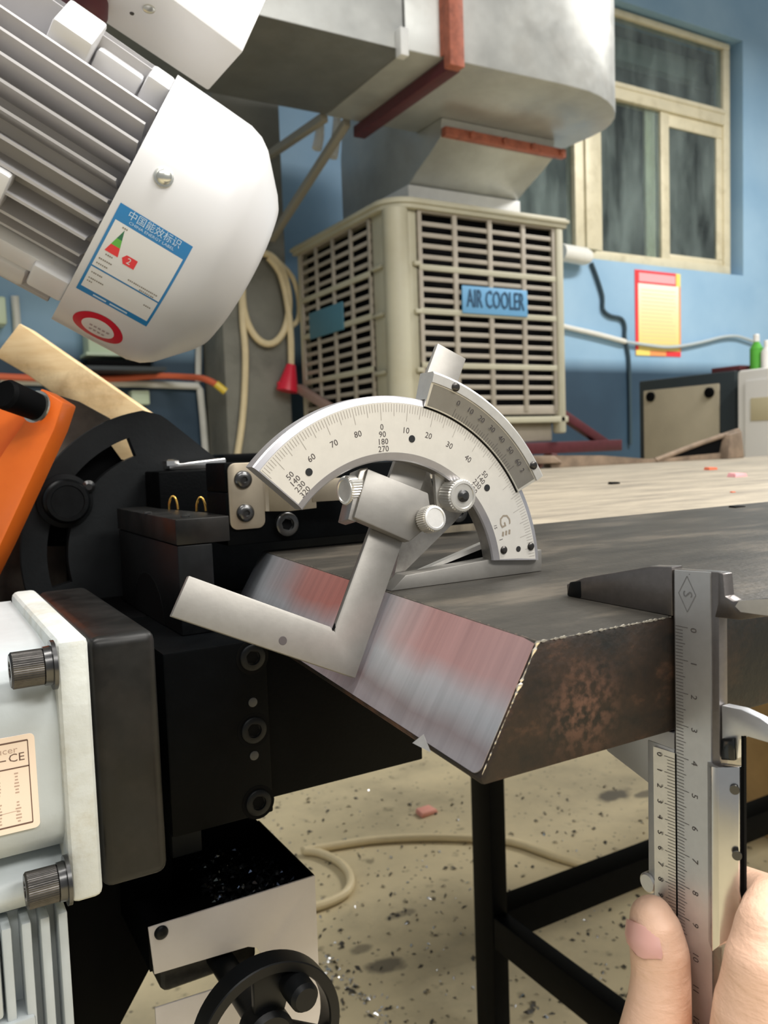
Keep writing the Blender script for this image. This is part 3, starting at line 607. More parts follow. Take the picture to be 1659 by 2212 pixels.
# scrap and bits on the table
b = MB()
def sp(px, py, y): 
    return onY(y, px, py)
b.hexa([sp(1150, 1003, 1.36), sp(1215, 1000, 1.36), sp(1215, 998, 1.395), sp(1150, 1001, 1.395), sp(1145, 985, 1.36), sp(1195, 984, 1.36), sp(1200, 984, 1.395), sp(1150, 984, 1.395)])
tag(obj('rusty_block', b, 'rust', bevel=.003), 'small rusty lump on the far edge of the table behind the protractor', 'scrap')
b = MB()
tr = [(1195, 1000), (1300, 993), (1430, 985), (1560, 978), (1565, 974), (1430, 972), (1400, 982), (1300, 978), (1195, 984)]
for (a, c) in (((1190, 984), (1300, 984)), ((1300, 984), (1410, 992)), ((1410, 992), (1560, 978))):
    A = onY(1.37, *a); B = onY(1.37, *c); A2 = A+V((0, .03, 0)); B2 = B+V((0, .03, 0)); A.z = max(A.z, .806); B.z = max(B.z, .806)
    for P in (A, B, A2, B2): pass
    b.hexa([(A.x, 1.37, .799), (B.x, 1.37, .799), (B.x, 1.395, .799), (A.x, 1.395, .799), (A.x, 1.37, A.z), (B.x, 1.37, B.z), (B.x, 1.395, B.z), (A.x, 1.395, A.z)])
sc = thing('steel_offcut', 'dark bent sheet metal offcut with raised lip on the far edge of the table', 'scrap', (1.5, 1.38, .7985))
obj('strip', b, 'rust', sc)
A, B, Cc = onY(1.38, 1410, 996), onY(1.38, 1590, 930), onY(1.38, 1565, 980)
b = MB(); b.prism([(A.x, .80), (B.x, B.z), (Cc.x+.02, .80)], 1, 1.375, 1.38); obj('flap', b, 'black_matte', sc)
b = MB().tube([(A.x, 1.373, .803), ((A.x+B.x)/2, 1.373, (B.z+.80)/2+.004), (B.x, 1.373, B.z)], .006, smooth=0); obj('lip', b, 'rust', sc)
b = MB(); E0 = onY(1.36, 1560, 985); E1 = onY(1.36, 1603, 930)
E0.x += .004
b.hexa([(E0.x, 1.345, .7987), (E1.x, 1.352, .7987), (E1.x, 1.395, .7987), (E0.x, 1.395, .7987), (E0.x+.018, 1.352, E1.z-.01), (E1.x-.01, 1.352, E1.z), (E1.x-.014, 1.395, E1.z-.004), (E0.x+.02, 1.395, E1.z-.006)])
tag(obj('rusty_lump', b, 'rust', bevel=.004), 'rusty angular lump at the right end of the bent offcut', 'scrap')
for (q, s, m, lab) in (((1535, 1015), .012, 'orange_hose', 'orange plastic scrap on the table near its far edge'), ((1592, 1030), .014, 'poster_pink', 'pink scrap chip on the table at right'), ((1326, 1046), .008, 'black_matte', 'black speck of scrap in the middle of the table'), ((1592, 1100), .007, 'black_matte', 'black sliver of scrap at right on the table'), ((1583, 1064), .003, 'orange_hose', 'tiny orange crumb on the table between two scraps')):
    P = onZ(.7985, *q)
    tag(obj('scrap_chip', MB().hexa([P+V((-s, -s*.6, .0002)), P+V((s, -s*.4, .0002)), P+V((s*.8, s*.5, .0002)), P+V((-s*.7, s*.6, .0002)), P+V((-s*.9, -s*.5, s*.35)), P+V((s*.8, -s*.4, s*.3)), P+V((s*.7, s*.5, s*.35)), P+V((-s*.6, s*.5, s*.4))]), m), lab, 'scrap')
# floor items
b = MB().tube([onZ(.009, *q) for q in ((1480, 1925), (1395, 1903), (1290, 1876), (1200, 1850), (1105, 1818), (1000, 1810), (900, 1809), (800, 1815), (710, 1829), (655, 1838), (690, 1842), (735, 1864), (757, 1895), (748, 1928), (700, 1953), (640, 1968))], .0085, n=10)
tag(obj('floor_hose', b, 'cable_cream'), 'cream hose looping across the concrete floor behind the black leg', 'hose')
P = onZ(0, 920, 1758)
tag(obj('pink_scrap', MB().hexa([P+V((-.022, -.018, .0005)), P+V((.026, -.014, .0005)), P+V((.022, .02, .0005)), P+V((-.02, .016, .0005)), P+V((-.02, -.016, .012)), P+V((.024, -.012, .010)), P+V((.02, .018, .012)), P+V((-.018, .015, .013))]), mat('pink rag', (.85, .38, .30), .7), bevel=.003), 'small pink scrap lying on the floor behind the hose', 'scrap')
P = onZ(0, 1636, 1795)
cbx = thing('cardboard_box', 'brown cardboard box on the floor behind the caliper', 'box', (P.x+.2, P.y-.2, 0))
Pl = onZ(0, 1606, 1790)
obj('carton', MB().box((Pl.x, .94, .0), (Pl.x+.42, Pl.y, .36)), 'cardboard', cbx, bevel=.004)
obj('flap', MB().box((Pl.x, .94, .3605), (Pl.x+.42, (.94+Pl.y)/2-.002, .365)), 'cardboard', cbx)
obj('flap', MB().box((Pl.x, (.94+Pl.y)/2+.002, .3605), (Pl.x+.42, Pl.y, .365)), 'cardboard', cbx)
def chips(name, pts, m, label):
    b = MB()
    for P, s in pts:
        a = random.random()*6.28; ux = V((math.cos(a), math.sin(a), random.uniform(-.3, .3)))*s; uy = V((-math.sin(a), math.cos(a), random.uniform(-.5, .5)))*s*random.uniform(.3, .8); h = V((0, 0, s*.55))
        b.poly([P-ux, P-uy*.8+h*.5, P+ux*.2+h]); b.poly([P+ux*.2+h, P+ux, P+uy*.9+h*.3]); b.poly([P-ux, P+ux*.2+h, P+uy*.9+h*.3])
    return tag(obj(name, b, m), label, 'metal chips', kind='stuff')
pts = []
for i in range(520):
    q = (random.uniform(560, 1640), random.uniform(1700, 2230)); s = random.uniform(.002, .0062)
    pts.append((onZ(.0008, *q), s))
for i in range(170):
    t = random.random(); q = (698+t*150+random.gauss(0, 9), 2070+t*150+random.gauss(0, 9)); pts.append((onZ(.0008, *q), random.uniform(.002, .005)))
chips('floor_chips', [p for p in pts if random.random() < .6], 'chip_silver', 'scattered bright steel chips on the concrete floor')
chips('dark_floor_chips', [(onZ(.0008, random.uniform(560, 1640), random.uniform(1700, 2230)), random.uniform(.0025, .0085)) for i in range(420)], mat('dark chip', (.05, .045, .035), .6), 'scattered dark chips and crumbs on the concrete floor')

# ================================================================== THE CUT STEEL BAR
TZ = .8; BZ = .765; TB = .612
def cutx(y, z): return .1427+(y-.168)*.090-(TZ-z)*TB
Ya, Yb = .168, .4175; zc = BZ+.0022
bar = thing('steel_bar', 'wide dark mill scale steel slab with freshly sawn slanting end', 'steel bar', (.6, .29, BZ))
rings = []
for y in (Ya, Yb):
    xt = cutx(y, TZ); xb = cutx(y, zc)
    rings.append([(xt, y, TZ), (xb, y, zc), (xb+.0008, y, BZ), (1.15, y, BZ), (1.15, y, TZ)])
obj('slab', MB().loft(rings), 'bar', bar, bevel=.0014, seg=2)
# the cut face: its own thin skin, rounded lower front corner, with object axes along the face
o0 = V((cutx(Ya, TZ), Ya, TZ)); ex = (V((cutx(Yb, TZ), Yb, TZ))-o0); Ln = ex.length; ex.normalize()
ed = (V((cutx(Ya, zc), Ya, zc))-o0); Hn = ed.length; ed.normalize(); en = ex.cross(ed).normalized()
if en.x > 0: en = -en
cf = [(.0010, .0010), (.0010, Hn-.003)]+[(.0040-.003*math.cos(t*PI/12), Hn-.003+.0026*math.sin(t*PI/12)) for t in range(1, 7)]+[(Ln-.001, Hn-.0006), (Ln-.001, .0006), (.006, .0004)]
e3 = ex.cross(ed).normalized(); ey_ = e3.cross(ex); c_, s_ = ed.dot(ex), ed.dot(ey_)
b = MB().loft([[V((u+v*c_, v*s_, 0)) for u, v in cf], [V((u+v*c_, v*s_, .00025)) for u, v in cf]])
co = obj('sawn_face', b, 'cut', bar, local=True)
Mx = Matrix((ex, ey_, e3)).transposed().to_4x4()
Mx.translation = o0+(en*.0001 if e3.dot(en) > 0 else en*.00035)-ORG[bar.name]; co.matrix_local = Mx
tag(co, 'bright brushed sawn end face with painted reddish reflection')
# bright burr along the corner edge and a little torn lip at the bottom
b = MB()
def ragged(b, P0, P1, n, out, up_, wmax, gap=.15, prof=None):
    d_ = P1-P0; pv = None
    for i in range(n+1):
        t = i/n; w = 0 if random.random() < gap else wmax*random.uniform(.15, 1)**1.5
        if prof: w *= prof(t)
        p = P0+d_*t; cur = (p+out*w*.4-up_*w, p+out*w*.6+up_*w*.3, p+up_*w)
        if pv: b.poly([pv[0], cur[0], cur[1], pv[1]]); b.poly([pv[1], cur[1], cur[2], pv[2]])
        pv = cur
side = V((0, -1, 0))
ragged(b, o0+en*.00005, o0+ed*Hn*.97+en*.00005, 60, (en+side).normalized(), (ex*-.2+en*.0+V((1, 0, 0))).normalized()*-1, .0008, .12, lambda t: 1.0 if t < .12 else (.35 if t < .30 else (1.1 if t < .42 else .35)))
tag(obj('edge_burr', b, mat('bright burr', (.85, .78, .68), .25, .9), bar), 'bright burr on the front corner of the cut', kind='stuff')
b = MB()
ragged(b, V((.1427, Ya-.00005, TZ-.0002)), V((.60, Ya-.00005, TZ-.0002)), 700, V((0, -.3, .7)), V((0, .2, 1)), .00045, .25)
ragged(b, o0+en*.00005+V((0, 0, -.0001)), o0+ex*Ln*.98+en*.00005, 260, V((-.3, 0, .7)), V((.2, 0, 1)), .0003, .35)
tag(obj('edge_scale', b, mat('flaked scale', (.26, .24, .20), .5, .4), bar), None, kind='stuff')
def oncut(px, py, lift=.0004):
    dr = ray(px, py); t = (o0-CAM).dot(en)/dr.dot(en); return CAM+dr*t+en*lift
fl_ = [oncut(*q) for q in ((893, 1606), (917, 1587), (932, 1626))]
b = MB().loft([fl_, [p-en*.0003 for p in fl_]])
tag(obj('burr_flake', b, 'chrome_satin', bar), 'small bright torn flake at the bottom of the cut')

# ================================================================== BEVEL PROTRACTOR (plane of the bar axis)
PY = .258; PC = (.1520, .8019)
def pp(px, py, y=PY): q = onY(y, px, py); return (q.x, q.z)
pr = thing('angle_protractor', 'satin steel angle protractor with half round scale standing on the slab', 'protractor', (.19, .264, TZ))
def a0(r): return 6.6+(2.6-6.6)*(r-.0459)/(.0691-.0459)
prof = [(.0459, .2650), (.0459, .2593), (.0464, .2588), (.0487, .2580), (.0667, .2580), (.0686, .2586), (.0691, .2592), (.0691, .2650)]
rings = []
NA = 96
for i in range(NA+1):
    ring = []
    for r, y in prof:
        a = math.radians(a0(r)+(138.6-a0(r))*i/NA); ring.append((PC[0]+r*math.cos(a), y, PC[1]+r*math.sin(a)))
    rings.append(ring)
sec = obj('sector_plate', MB().loft(rings), 'chrome_edge', pr, smooth=12)
rings = [[V((PC[0]+r*math.cos(math.radians(a0(r)+.4+(138.2-a0(r)-.4)*i/NA)), PY-.00005, PC[1]+r*math.sin(math.radians(a0(r)+.4+(138.2-a0(r)-.4)*i/NA)))) for r in (.0488, .0578, .0666)] for i in range(NA+1)]
obj('scale_face', MB().loft(rings, close=False), 'scale_face', sec)
rings = [[V((PC[0]+r*math.cos(math.radians(6.8+(138.4-6.8)*i/NA)), y, PC[1]+r*math.sin(math.radians(6.8+(138.4-6.8)*i/NA)))) for r, y in ((.04586, .2596), (.04586, .2650))] for i in range(NA+1)]
obj('inner_wall_dark_reflection', MB().loft(rings, close=False), 'steel_dull', sec)  # darker skin paints in the dark reflections on the inner wall
# engraved scale
def pt(r, deg, y, c=PC): a = math.radians(deg); return V((c[0]+r*math.cos(a), y, c[1]+r*math.sin(a)))
ZERO = 92.7; NY = PY-.00011
b = MB()
for k in range(-45, 89):
    ang = ZERO-k
    if not (4.5 < ang < 138): continue
    r1 = .0633 if k % 5 else (.0618 if k % 10 else .0594)
    if not k % 10: r1 = .0603
    strip(b, pt(.0662, ang, NY), pt(r1, ang, NY), .00016, (0, 1, 0))
tag(obj('degree_marks', b, 'engrave_light', sec), None, kind='stuff')
b = MB()
def radial_text(b, s, r, deg, size, y, c=PC):
    a = math.radians(deg); upv = V((math.cos(a), 0, math.sin(a))); rt = V((math.sin(a), 0, -math.cos(a)))
    put_text(b, s, size, pt(r, deg, y, c), rt, upv)
for s, k in (('80', -10), ('70', -20), ('60', -30), ('10', 10), ('20', 20), ('30', 30), ('40', 40)): radial_text(b, s, .0569, ZERO-k, .0031, NY)
for i, s in enumerate(('0', '90', '180', '270')): radial_text(b, s, .0579-.0026*i, ZERO, .0030, NY)
for i, s in enumerate(('50', '140', '230', '320')):
    radial_text(b, s, .0574-.0026*i, ZERO-50, .0029, NY); radial_text(b, s, .0574-.0026*i, ZERO+40, .0029, NY)
put_text(b, '15', .0019, pt(.0502, 21.5, NY), V((.2, 0, -1)), V((1, 0, .2)))
put_text(b, '1', .0024, pt(.0510, 15.0, NY), V((.2, 0, -1)), V((1, 0, .2)))
tag(obj('scale_numerals', b, 'engrave', sec), 'engraved degree numerals')
b = MB(); put_text(b, 'G', .0075, pt(.0550, 21.8, NY), V((.35, 0, -1)), V((1, 0, .35)))
for i in range(3):
    P = pt(.0562-.0016*i, 17.4+.2*i, NY); strip(b, P, P+V((-.0002, 0, -.0018)), .0009, (0, 1, 0))
tag(obj('maker_mark', b, mat('brown maker mark', (.30, .25, .19), .6), sec), 'brown etched G shaped mark')
def screw(par, P, r, m, dome=True, slot=True, ax=(0, -1, 0), name='screw'):
    ax = V(ax)
    b = MB(); b.lathe(P, ax, [(-.0003, r), (r*.22, r), (r*.42, r*.8), (r*.5, r*.4)] if dome else [(-.0003, r), (r*.12, r*.96), (r*.14, r*.6)], 20)
    o = obj(name, b, m, par, smooth=60)
    return o
for r, a in ((.0513, 10.1), (.0648, 8.2)): screw(pr, pt(r, a, PY), .0016, 'bolt_grey')
screw(pr, pt(.0585, 8.6, PY), .0012, 'bolt', False)
for r, a in ((.0537, 126.5), (.0543, 79.7), (.0548, 38.1)): screw(pr, pt(r, a, PY), .0014, 'bolt', False)
# vernier
VC = (.1506, .8024); VA0, VA1 = 27.6, 75.6
vp = [(.0667, .25785), (.0668, .2572), (.0755, .2556), (.0757, .2550), (.0789, .2550), (.0797, .2557), (.0797, .2645), (.0695, .2645), (.0695, .25785)]
rings = []
for i in range(41):
    ring = []
    for r, y in vp:
        aa = VA0+(VA1-VA0)*i/40; ring.append(pt(r, aa, y, VC))
    rings.append(ring)
ver = obj('vernier_plate', MB().loft(rings), 'chrome_satin', pr, smooth=12)
b = MB(); yv = lambda r: .2572+(.2556-.2572)*(r-.0668)/(.0755-.0668)-.00007
rings = [[pt(.0672, VA0+.8+(VA1-VA0-1.6)*i/30, yv(.0672)+.00003, VC), pt(.0752, VA0+.8+(VA1-VA0-1.6)*i/30, yv(.0752)+.00003, VC)] for i in range(31)]
b.loft(rings, close=False); obj('vernier_face', b, 'steel', ver)
b = MB()
for k in range(0, 61, 2):
    ang = 64.8-k*(64.8-36.0)/60; r1 = .0690 if k % 10 else .0702
    strip(b, pt(.0670, ang, yv(.067), VC), pt(r1, ang, yv(r1), VC), .00015, (0, 1, 0))
tag(obj('vernier_marks', b, 'engrave', ver), None, kind='stuff')
b = MB()
for i, s in enumerate(('0', '10', '20', '30', '40', '50', '60')): radial_text(b, s, .0724, 64.8-i*4.8, .0030, yv(.0735), VC)
radial_text(b, '2', .0722, 33.0, .0026, yv(.0735), VC)
tag(obj('vernier_numerals', b, 'engrave', ver), 'engraved minute numerals')
for a in (67.9, 32.2): screw(pr, pt(.0772, a, .255, VC), .0017, 'bolt_grey')
rings = [[pt(r, VA0+(VA1-VA0)*i/30, .25775, VC) for r in (.0662, .0667)] for i in range(31)]
obj('shadow_gap', MB().loft(rings, close=False), 'black_matte', ver)
# base blade with chisel tip, and rear strut
t0 = pp(845, 1272, .2605); t1 = pp(876, 1243, .2605); t2 = pp(1170, 1187, .2605)
bl = obj('base_blade', MB().prism([(t0[0], TZ+.0001), (t1[0], t1[1]), (t2[0], t2[1]), (t2[0], TZ+.0001)], 1, .2605, .2675), 'steel', pr, bevel=.0003)
A = onY(.2685, 850, 1262); B = onY(.2685, 1048, 1182)
b = MB(); b.hexa([(A.x, .268, A.z), (B.x, .268, B.z), (B.x, .271, B.z), (A.x, .271, A.z), (A.x, .268, A.z+.0008), (B.x, .268, B.z+.0022), (B.x, .271, B.z+.0022), (A.x, .271, A.z+.0008)])
obj('base_strut', b, 'chrome_satin', pr)
wb_ = [pp(*q, .2690) for q in ((900, 1238), (1052, 1184), (1058, 1212), (905, 1247))]
obj('base_gap_fill', MB().prism([(x, max(z, TZ+.0003)) for x, z in wb_], 1, .2692, .2705), 'black_matte', pr)  # black filler sheet stands in for the dark gap behind the base
# right angle square: long leg runs up behind the scale
TK = .20; TN = V((0, 1, -TK)).normalized()      # the square and its clamp lean back a little
def onT(px, py, off=0.):
    d = ray(px, py); t = (.2656+off+(CAM.z-.845)*TK-CAM.y)/(d.y-TK*d.z); return CAM+d*t
def slab_px(pts, off, th):
    f = [onT(*q, off) for q in pts]; return MB().loft([f, [p+TN*th for p in f]])
O = onT(768, 1465); eD = (onT(1007, 775)-O); LD = eD.length; eD.normalize(); eN = (onT(370, 1331)-O).normalized()
wd = .0139; LN = (onT(370, 1331)-O).dot(eN)
def sqp(d_, n_): return O+eD*d_+eN*n_
sq = [sqp(0, 0), sqp(LD, 0), sqp(LD, wd), sqp(wd+.0005, wd), sqp(wd-.0012, wd-.0006), sqp(wd, wd+.0016), sqp(wd, LN), sqp(0, LN)]
so = obj('try_square', MB().loft([sq, [p+TN*.0024 for p in sq]]), 'steel', pr, bevel=.0003)
hc = onT(611, 1384)
obj('hole', MB().lathe(hc-TN*-.00002, -TN, [(0, .0015), (.00012, .0014), (.00013, .0001)], 20), 'engrave', so)
h_ = [sqp(wd+.0004, wd-.0002), sqp(wd-.0010, wd+.0002), sqp(wd-.0006, wd+.0008), sqp(wd+.0016, wd+.0006)]
obj('relief_slot', MB().loft([[p-TN*.0002 for p in h_], [p+TN*.0002 for p in h_]]), 'black_matte', so)
# clamp block
obj('clamp_block', slab_px(((795, 1012), (765, 1118), (885, 1170), (935, 1130), (926, 1065)), -.0046, .0043), 'steel', pr, bevel=.0006)
obj('clamp_cheek', slab_px(((778, 1012), (796, 1010), (770, 1128), (752, 1122)), -.0030, .0085), 'steel_dull', pr, bevel=.0004)
ab = [pp(*q, .2630) for q in ((938, 1012), (1005, 1035), (1030, 1075), (985, 1092), (945, 1100))]
obj('pivot_arm', MB().prism(ab, 1, .2630, .2651), 'chrome_satin', pr, bevel=.0004)
fb = [pp(*q, .2690) for q in ((848, 1258), (866, 1160), (880, 1030), (925, 1018), (945, 1095), (1010, 1092), (980, 1128))]
obj('fan_plate', MB().prism(fb, 1, .2685, .2705), 'steel_dull', pr)
def knurled(P, ax, r, L, name='knurled_screw', m='chrome_satin'):
    P = V(P); ax = V(ax).normalized()
    o = obj(name, MB().lathe(P, ax, [(0, r*.92), (.0006, r), (L-.0006, r), (L, r*.93)], 72, knurl=.00028), m, pr, smooth=20)
    obj('face', MB().lathe(P+ax*(L-.0001), ax, [(0, r*.90), (.0004, r*.88), (.0005, r*.74), (.0002, r*.70)], 28), m, o)
    return o
c = pp(975, 1070, .2630); k1 = knurled((c[0], .2629, c[1]), (0, -1, 0), .0064, .0075)
obj('centre_screw', MB().lathe((c[0], .2552, c[1]), (0, -1, 0), [(0, .0024), (.0008, .0022), (.0014, .0012)], 16), 'bolt', k1)
c = onT(921, 1124, -.0047); knurled(c, -TN, .0050, .0060)
P = onT(776, 1058, .0015); k3 = knurled(P, (-1, -.12, 0), .0054, .0064)

# ================================================================== VERNIER CALIPER (plane X = .1935)
XC = .1935
ca = thing('vernier_caliper', 'satin steel vernier caliper clamped over the slab edge', 'caliper', (XC, .16, .66))
def cq(px, py, x=XC): q = onX(x, px, py); return (q.y, q.z)
beam = obj('beam', MB().prism([(.1515, .8148), (.1672, .8140), (.1672, .640), (.1515, .640)], 0, XC, XC+.0035), 'caliper_dark', ca, bevel=.0002)
obj('satin_face', MB().prism([(.1540, .8146), (.1663, .8139), (.1663, .640), (.1540, .640)], 0, XC-.0005, XC), 'caliper_satin', beam)
jp = [(.2120, .8001), cq(1226, 1262), cq(1262, 1248), cq(1405, 1223), (.1674, .8147), (.1674, .8001)]
obj('fixed_jaw', MB().prism(jp, 0, XC-.0004, XC+.0042), 'caliper_dark', ca, bevel=.0003)
b = MB(); b.hexa([(XC-.0007, .2120, .80015), (XC-.0007, .2052, .80015), (XC+.0044, .2052, .80015), (XC+.0044, .2135, .80015), (XC-.0005, .2108, .8050), (XC-.0007, .2052, .8062), (XC+.0044, .2052, .8062), (XC+.0044, .2120, .8045)])
tag(obj('jaw_tip', b, 'black_oxide', ca, bevel=.0006), 'black tip of the fixed jaw')  # tip is a separate near-black piece
hp = [(.1516, .8148), (.1500, .8145), cq(1567, 1288), cq(1584, 1299), cq(1700, 1288), cq(1720, 1300), cq(1660, 1331), cq(1600, 1339), cq(1545, 1333), (.1517, .8060)]
obj('inside_jaw', MB().prism(hp, 0, XC-.0002, XC+.0038), 'caliper_dark', ca, bevel=.0002)
jb_ = [cq(1588, 1310, XC-.0004), cq(1596, 1298, XC-.0004), cq(1700, 1291, XC-.0004), cq(1700, 1334, XC-.0004), cq(1650, 1329, XC-.0004), cq(1600, 1322, XC-.0004)]
obj('jaw_bevel', MB().prism(jb_, 0, XC-.0004, XC), 'chrome_satin', ca)
# beam engraving
NX = XC-.00057; z0s = .7976; cm = .00977
b = MB()
for k in range(0, 141):
    z = z0s-k*cm/10; L = .0026 if k % 5 else (.0034 if k % 10 else .0044)
    strip(b, (NX, .1661, z), (NX, .1661-L, z), .00016, (1, 0, 0))
tag(obj('millimetre_marks', b, 'engrave', beam), None, kind='stuff')
b = MB()
for k in range(0, 14): put_text(b, str(k), .0030, (NX, .1598, z0s-k*cm-.0004), (0, 0, -1), (0, -1, 0))
tag(obj('scale_numerals', b, 'engrave', beam), 'engraved centimetre numerals')
dc = cq(1487, 1283); b = MB()
dm = [(dc[0], dc[1]+.0052), (dc[0]-.0030, dc[1]), (dc[0], dc[1]-.0052), (dc[0]+.0030, dc[1])]
for i in range(4): p, q = dm[i], dm[(i+1) % 4]; strip(b, (NX, *p), (NX, *q), .00022, (1, 0, 0))
put_text(b, 'S', .0046, (NX, dc[0], dc[1]), (0, 0, -1), (0, -1, 0)); P = cq(1491, 1240); strip(b, (NX, P[0], P[1]), (NX, P[0]-.0003, P[1]), .0003, (1, 0, 0))
tag(obj('diamond_mark', b, mat('grey etching', (.16, .16, .17), .6), beam), 'engraved diamond with letter S')
# slider: moving jaw, vernier strip, right clamp rail, upper blade
mj = [(.1674, .7648), (.2095, .7648), (.2095, .7605), (.1945, .7510), (.1775, .7462), (.1674, .7462)]
obj('moving_jaw', MB().prism(mj, 0, XC, XC+.0040), mat('grey ground jaw', (.42, .42, .43), .4, .8), ca, bevel=.0002)
sl = obj('slider_frame', MB().prism([(.1775, .7600), (.1673, .7600), (.1673, .7052), (.1760, .7085), (.1778, .7130)], 0, XC-.0002, XC+.0045), 'caliper_satin', ca, bevel=.0003)
vx = XC-.0012
vpz = [(.1744, .7590), (.1666, .7590), (.1666, .7068), (.1744, .7085)]
vs = obj('vernier_strip', MB().loft([[(XC-.0003, y, z) for y, z in vpz], [(vx if y > .17 else XC-.0004, y, z) for y, z in vpz]]), 'chrome_satin', sl)
def vxx(y): return XC-.0004+(vx-XC+.0004)*(y-.1666)/(.1744-.1666)-.00008
obj('shadow_gap', MB().prism([(.1662, .7590), (.1667, .7590), (.1667, .7068), (.1662, .7068)], 0, XC-.00062, XC-.0003), 'black_matte', vs)
b = MB(); zv = .7572; vs_ = .049/50
for k in range(51):
    L = .0026 if k % 5 else .0036; strip(b, (vxx(.1669), .1669, zv-k*vs_), (vxx(.1669+L), .1669+L, zv-k*vs_), .00014, (1, 0, 0))
tag(obj('vernier_marks', b, 'engrave', sl), None, kind='stuff')
b = MB()
for k in range(11): put_text(b, str(k % 10), .0027, (vxx(.1722)-.0001, .1722, zv-k*vs_*5), (0, 0, -1), (0, -1, 0))
tag(obj('vernier_numerals', b, 'engrave', sl), 'engraved vernier numerals')
cs = [(.1556, XC-.0002), (.1512, XC-.0040), (.1490, XC-.0038), (.1447, XC-.0008), (.1447, XC+.0010), (.1512, XC+.0010), (.1512, XC-.0002), (.1556, XC-.0002)]
def zt_(y): return .7600+(.1556-y)*.18
def zb_(y): return .7068 if y > .150 else .7085+(.150-y)*1.2
rings = [[(x, y, zb_(y)) for y, x in cs], [(x, y, zt_(y)) for y, x in cs]]
cr = obj('clamp_rail', MB().loft(rings), 'rail_steel', ca, bevel=.0002)
for q in ((1587, 1706), (1592, 1848)):
    P = onX(XC-.0024, *q); n_ = V((-.82, -.57, 0))
    obj('screw_hole', MB().lathe(P+n_*.0001, n_, [(-.0003, .0013), (.00025, .0013), (.00026, .0001)], 16), 'bolt', cr)
obj('slider_side_shade', MB().box((XC+.0002, .1438, .722), (XC+.0012, .1447, .7705)), 'black_matte', ca)  # black strip paints in the shadow side of the slider
mu = [cq(*q) for q in ((1557, 1524), (1600, 1533), (1640, 1552), (1680, 1580), (1720, 1620), (1720, 1640), (1660, 1606), (1606, 1590), (1594, 1600), (1590, 1640), (1558, 1640))]
obj('moving_blade', MB().prism(mu, 0, XC+.0003, XC+.0034), 'caliper_satin', ca, bevel=.0003)
obj('lock_block', MB().prism([cq(*q) for q in ((1562, 1594), (1590, 1592), (1593, 1642), (1562, 1640))], 0, XC-.0012, XC+.0004), mat('glossy black block', (.01, .011, .012), .12), ca, bevel=.0005)
c = cq(1402, 1908); obj('thumb_roller', MB().lathe((XC-.0010, c[0], c[1]+.0003), (1, 0, 0), [(0, .0026), (.0005, .0032), (.0040, .0032), (.0045, .0026)], 24), 'chrome_satin', ca)

# ================================================================== SAW VISE, BED AND GUIDES (black castings)
bd = thing('vise_bed', 'black machined vise bed supporting the slab', 'machine bed', (.19, .45, .684))
obj('bed', MB().box((.1445, .372, .684), (.2337, .70, .7648)), 'black', bd, bevel=.001)
fb_ = thing('guide_block', 'black guide block with counterbored bolts in front of the vise bed', 'guide block', (.12, .40, .68))
obj('block', MB().box((.095, .3655, .680), (.1442, .46, .7648)), 'black', fb_, bevel=.0012)
def sbolt(P, ax, r, par, m='bolt', recess=None, washer=False, L=None):
    P = V(P); ax = V(ax).normalized(); L = L or r*.35
    o = obj('socket_bolt', MB().lathe(P, ax, [(-.0005, r), (L-.0005, r), (L, r*.9), (L, r*.56), (L-.0012, r*.54), (L-.0013, r*.02)], 30), m, par, smooth=40)
    obj('hex_socket', MB().lathe(P+ax*(L-.0012), ax, [(0, r*.5), (.0001, r*.5), (.00011, .0001)], 6), 'black_matte', o)
    return o
for q in ((545, 1420), (548, 1577), (558, 1733)):
    P = onY(.3655, *q)
    obj('counterbore', MB().lathe((P.x, .3655, P.z), (0, -1, 0), [(-.0002, .0082), (.00015, .0081), (.00016, .0060)], 30), 'black_matte', fb_)
    sbolt((P.x, .3655, P.z), (0, -1, 0), .0062, fb_, 'black_oxide', L=.0014)
for q in ((546, 1517), (549, 1632)):
    P = onY(.3655, *q); obj('dowel_pin', MB().lathe((P.x, .3655, P.z), (0, -1, 0), [(-.0003, .0023), (.0003, .0022), (.0004, .0018)], 18), 'dark_pin', fb_)
obj('support_post', MB().box((.1066, .412, .6476), (.1222, .425, .690)), 'plate_black', fb_, bevel=.0008)
cl = thing('blade_guide_clamp', 'black clamp post with flat cap plate and sprung screws', 'clamp', (.122, .455, .7648))
XL = .1128
ho = [(.456+.033*math.cos(t*PI/10), .762+.026*math.sin(t*PI/10)) for t in range(11)]
obj('post', MB().box((XL, .395, .7650), (.1302, .5195, .8088)), 'black_oxide', cl, bevel=.0006)
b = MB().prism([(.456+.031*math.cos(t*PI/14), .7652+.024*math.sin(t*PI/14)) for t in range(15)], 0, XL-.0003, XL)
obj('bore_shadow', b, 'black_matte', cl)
obj('cap_plate', MB().prism([(XL-.0005, .3945), (.1392, .3945), (.1392, .4255), (.1302, .49), (.1302, .5195), (XL-.0005, .5195)], 2, .8092, .8218), 'black_metal', cl, bevel=.0006)
for k, q in enumerate(((376, 1086), (436, 1092))):
    P = onZ(.8218, *q); P = V((P.x, min(P.y, .50), .8218)) if k else P
    P = onY(.47 if k == 0 else .44, q[0], q[1]); 
    pts = [V((P.x-.0005+.0035*math.cos(t*PI/8)*.55, P.y-.0035*math.cos(t*PI/8)*.6, .8219+.0075*math.sin(t*PI/8))) for t in range(9)]
    tag(obj('brass_ring', MB().tube(pts, .0006, n=8, smooth=2), 'brass', cl), 'brass half ring on the cap plate')
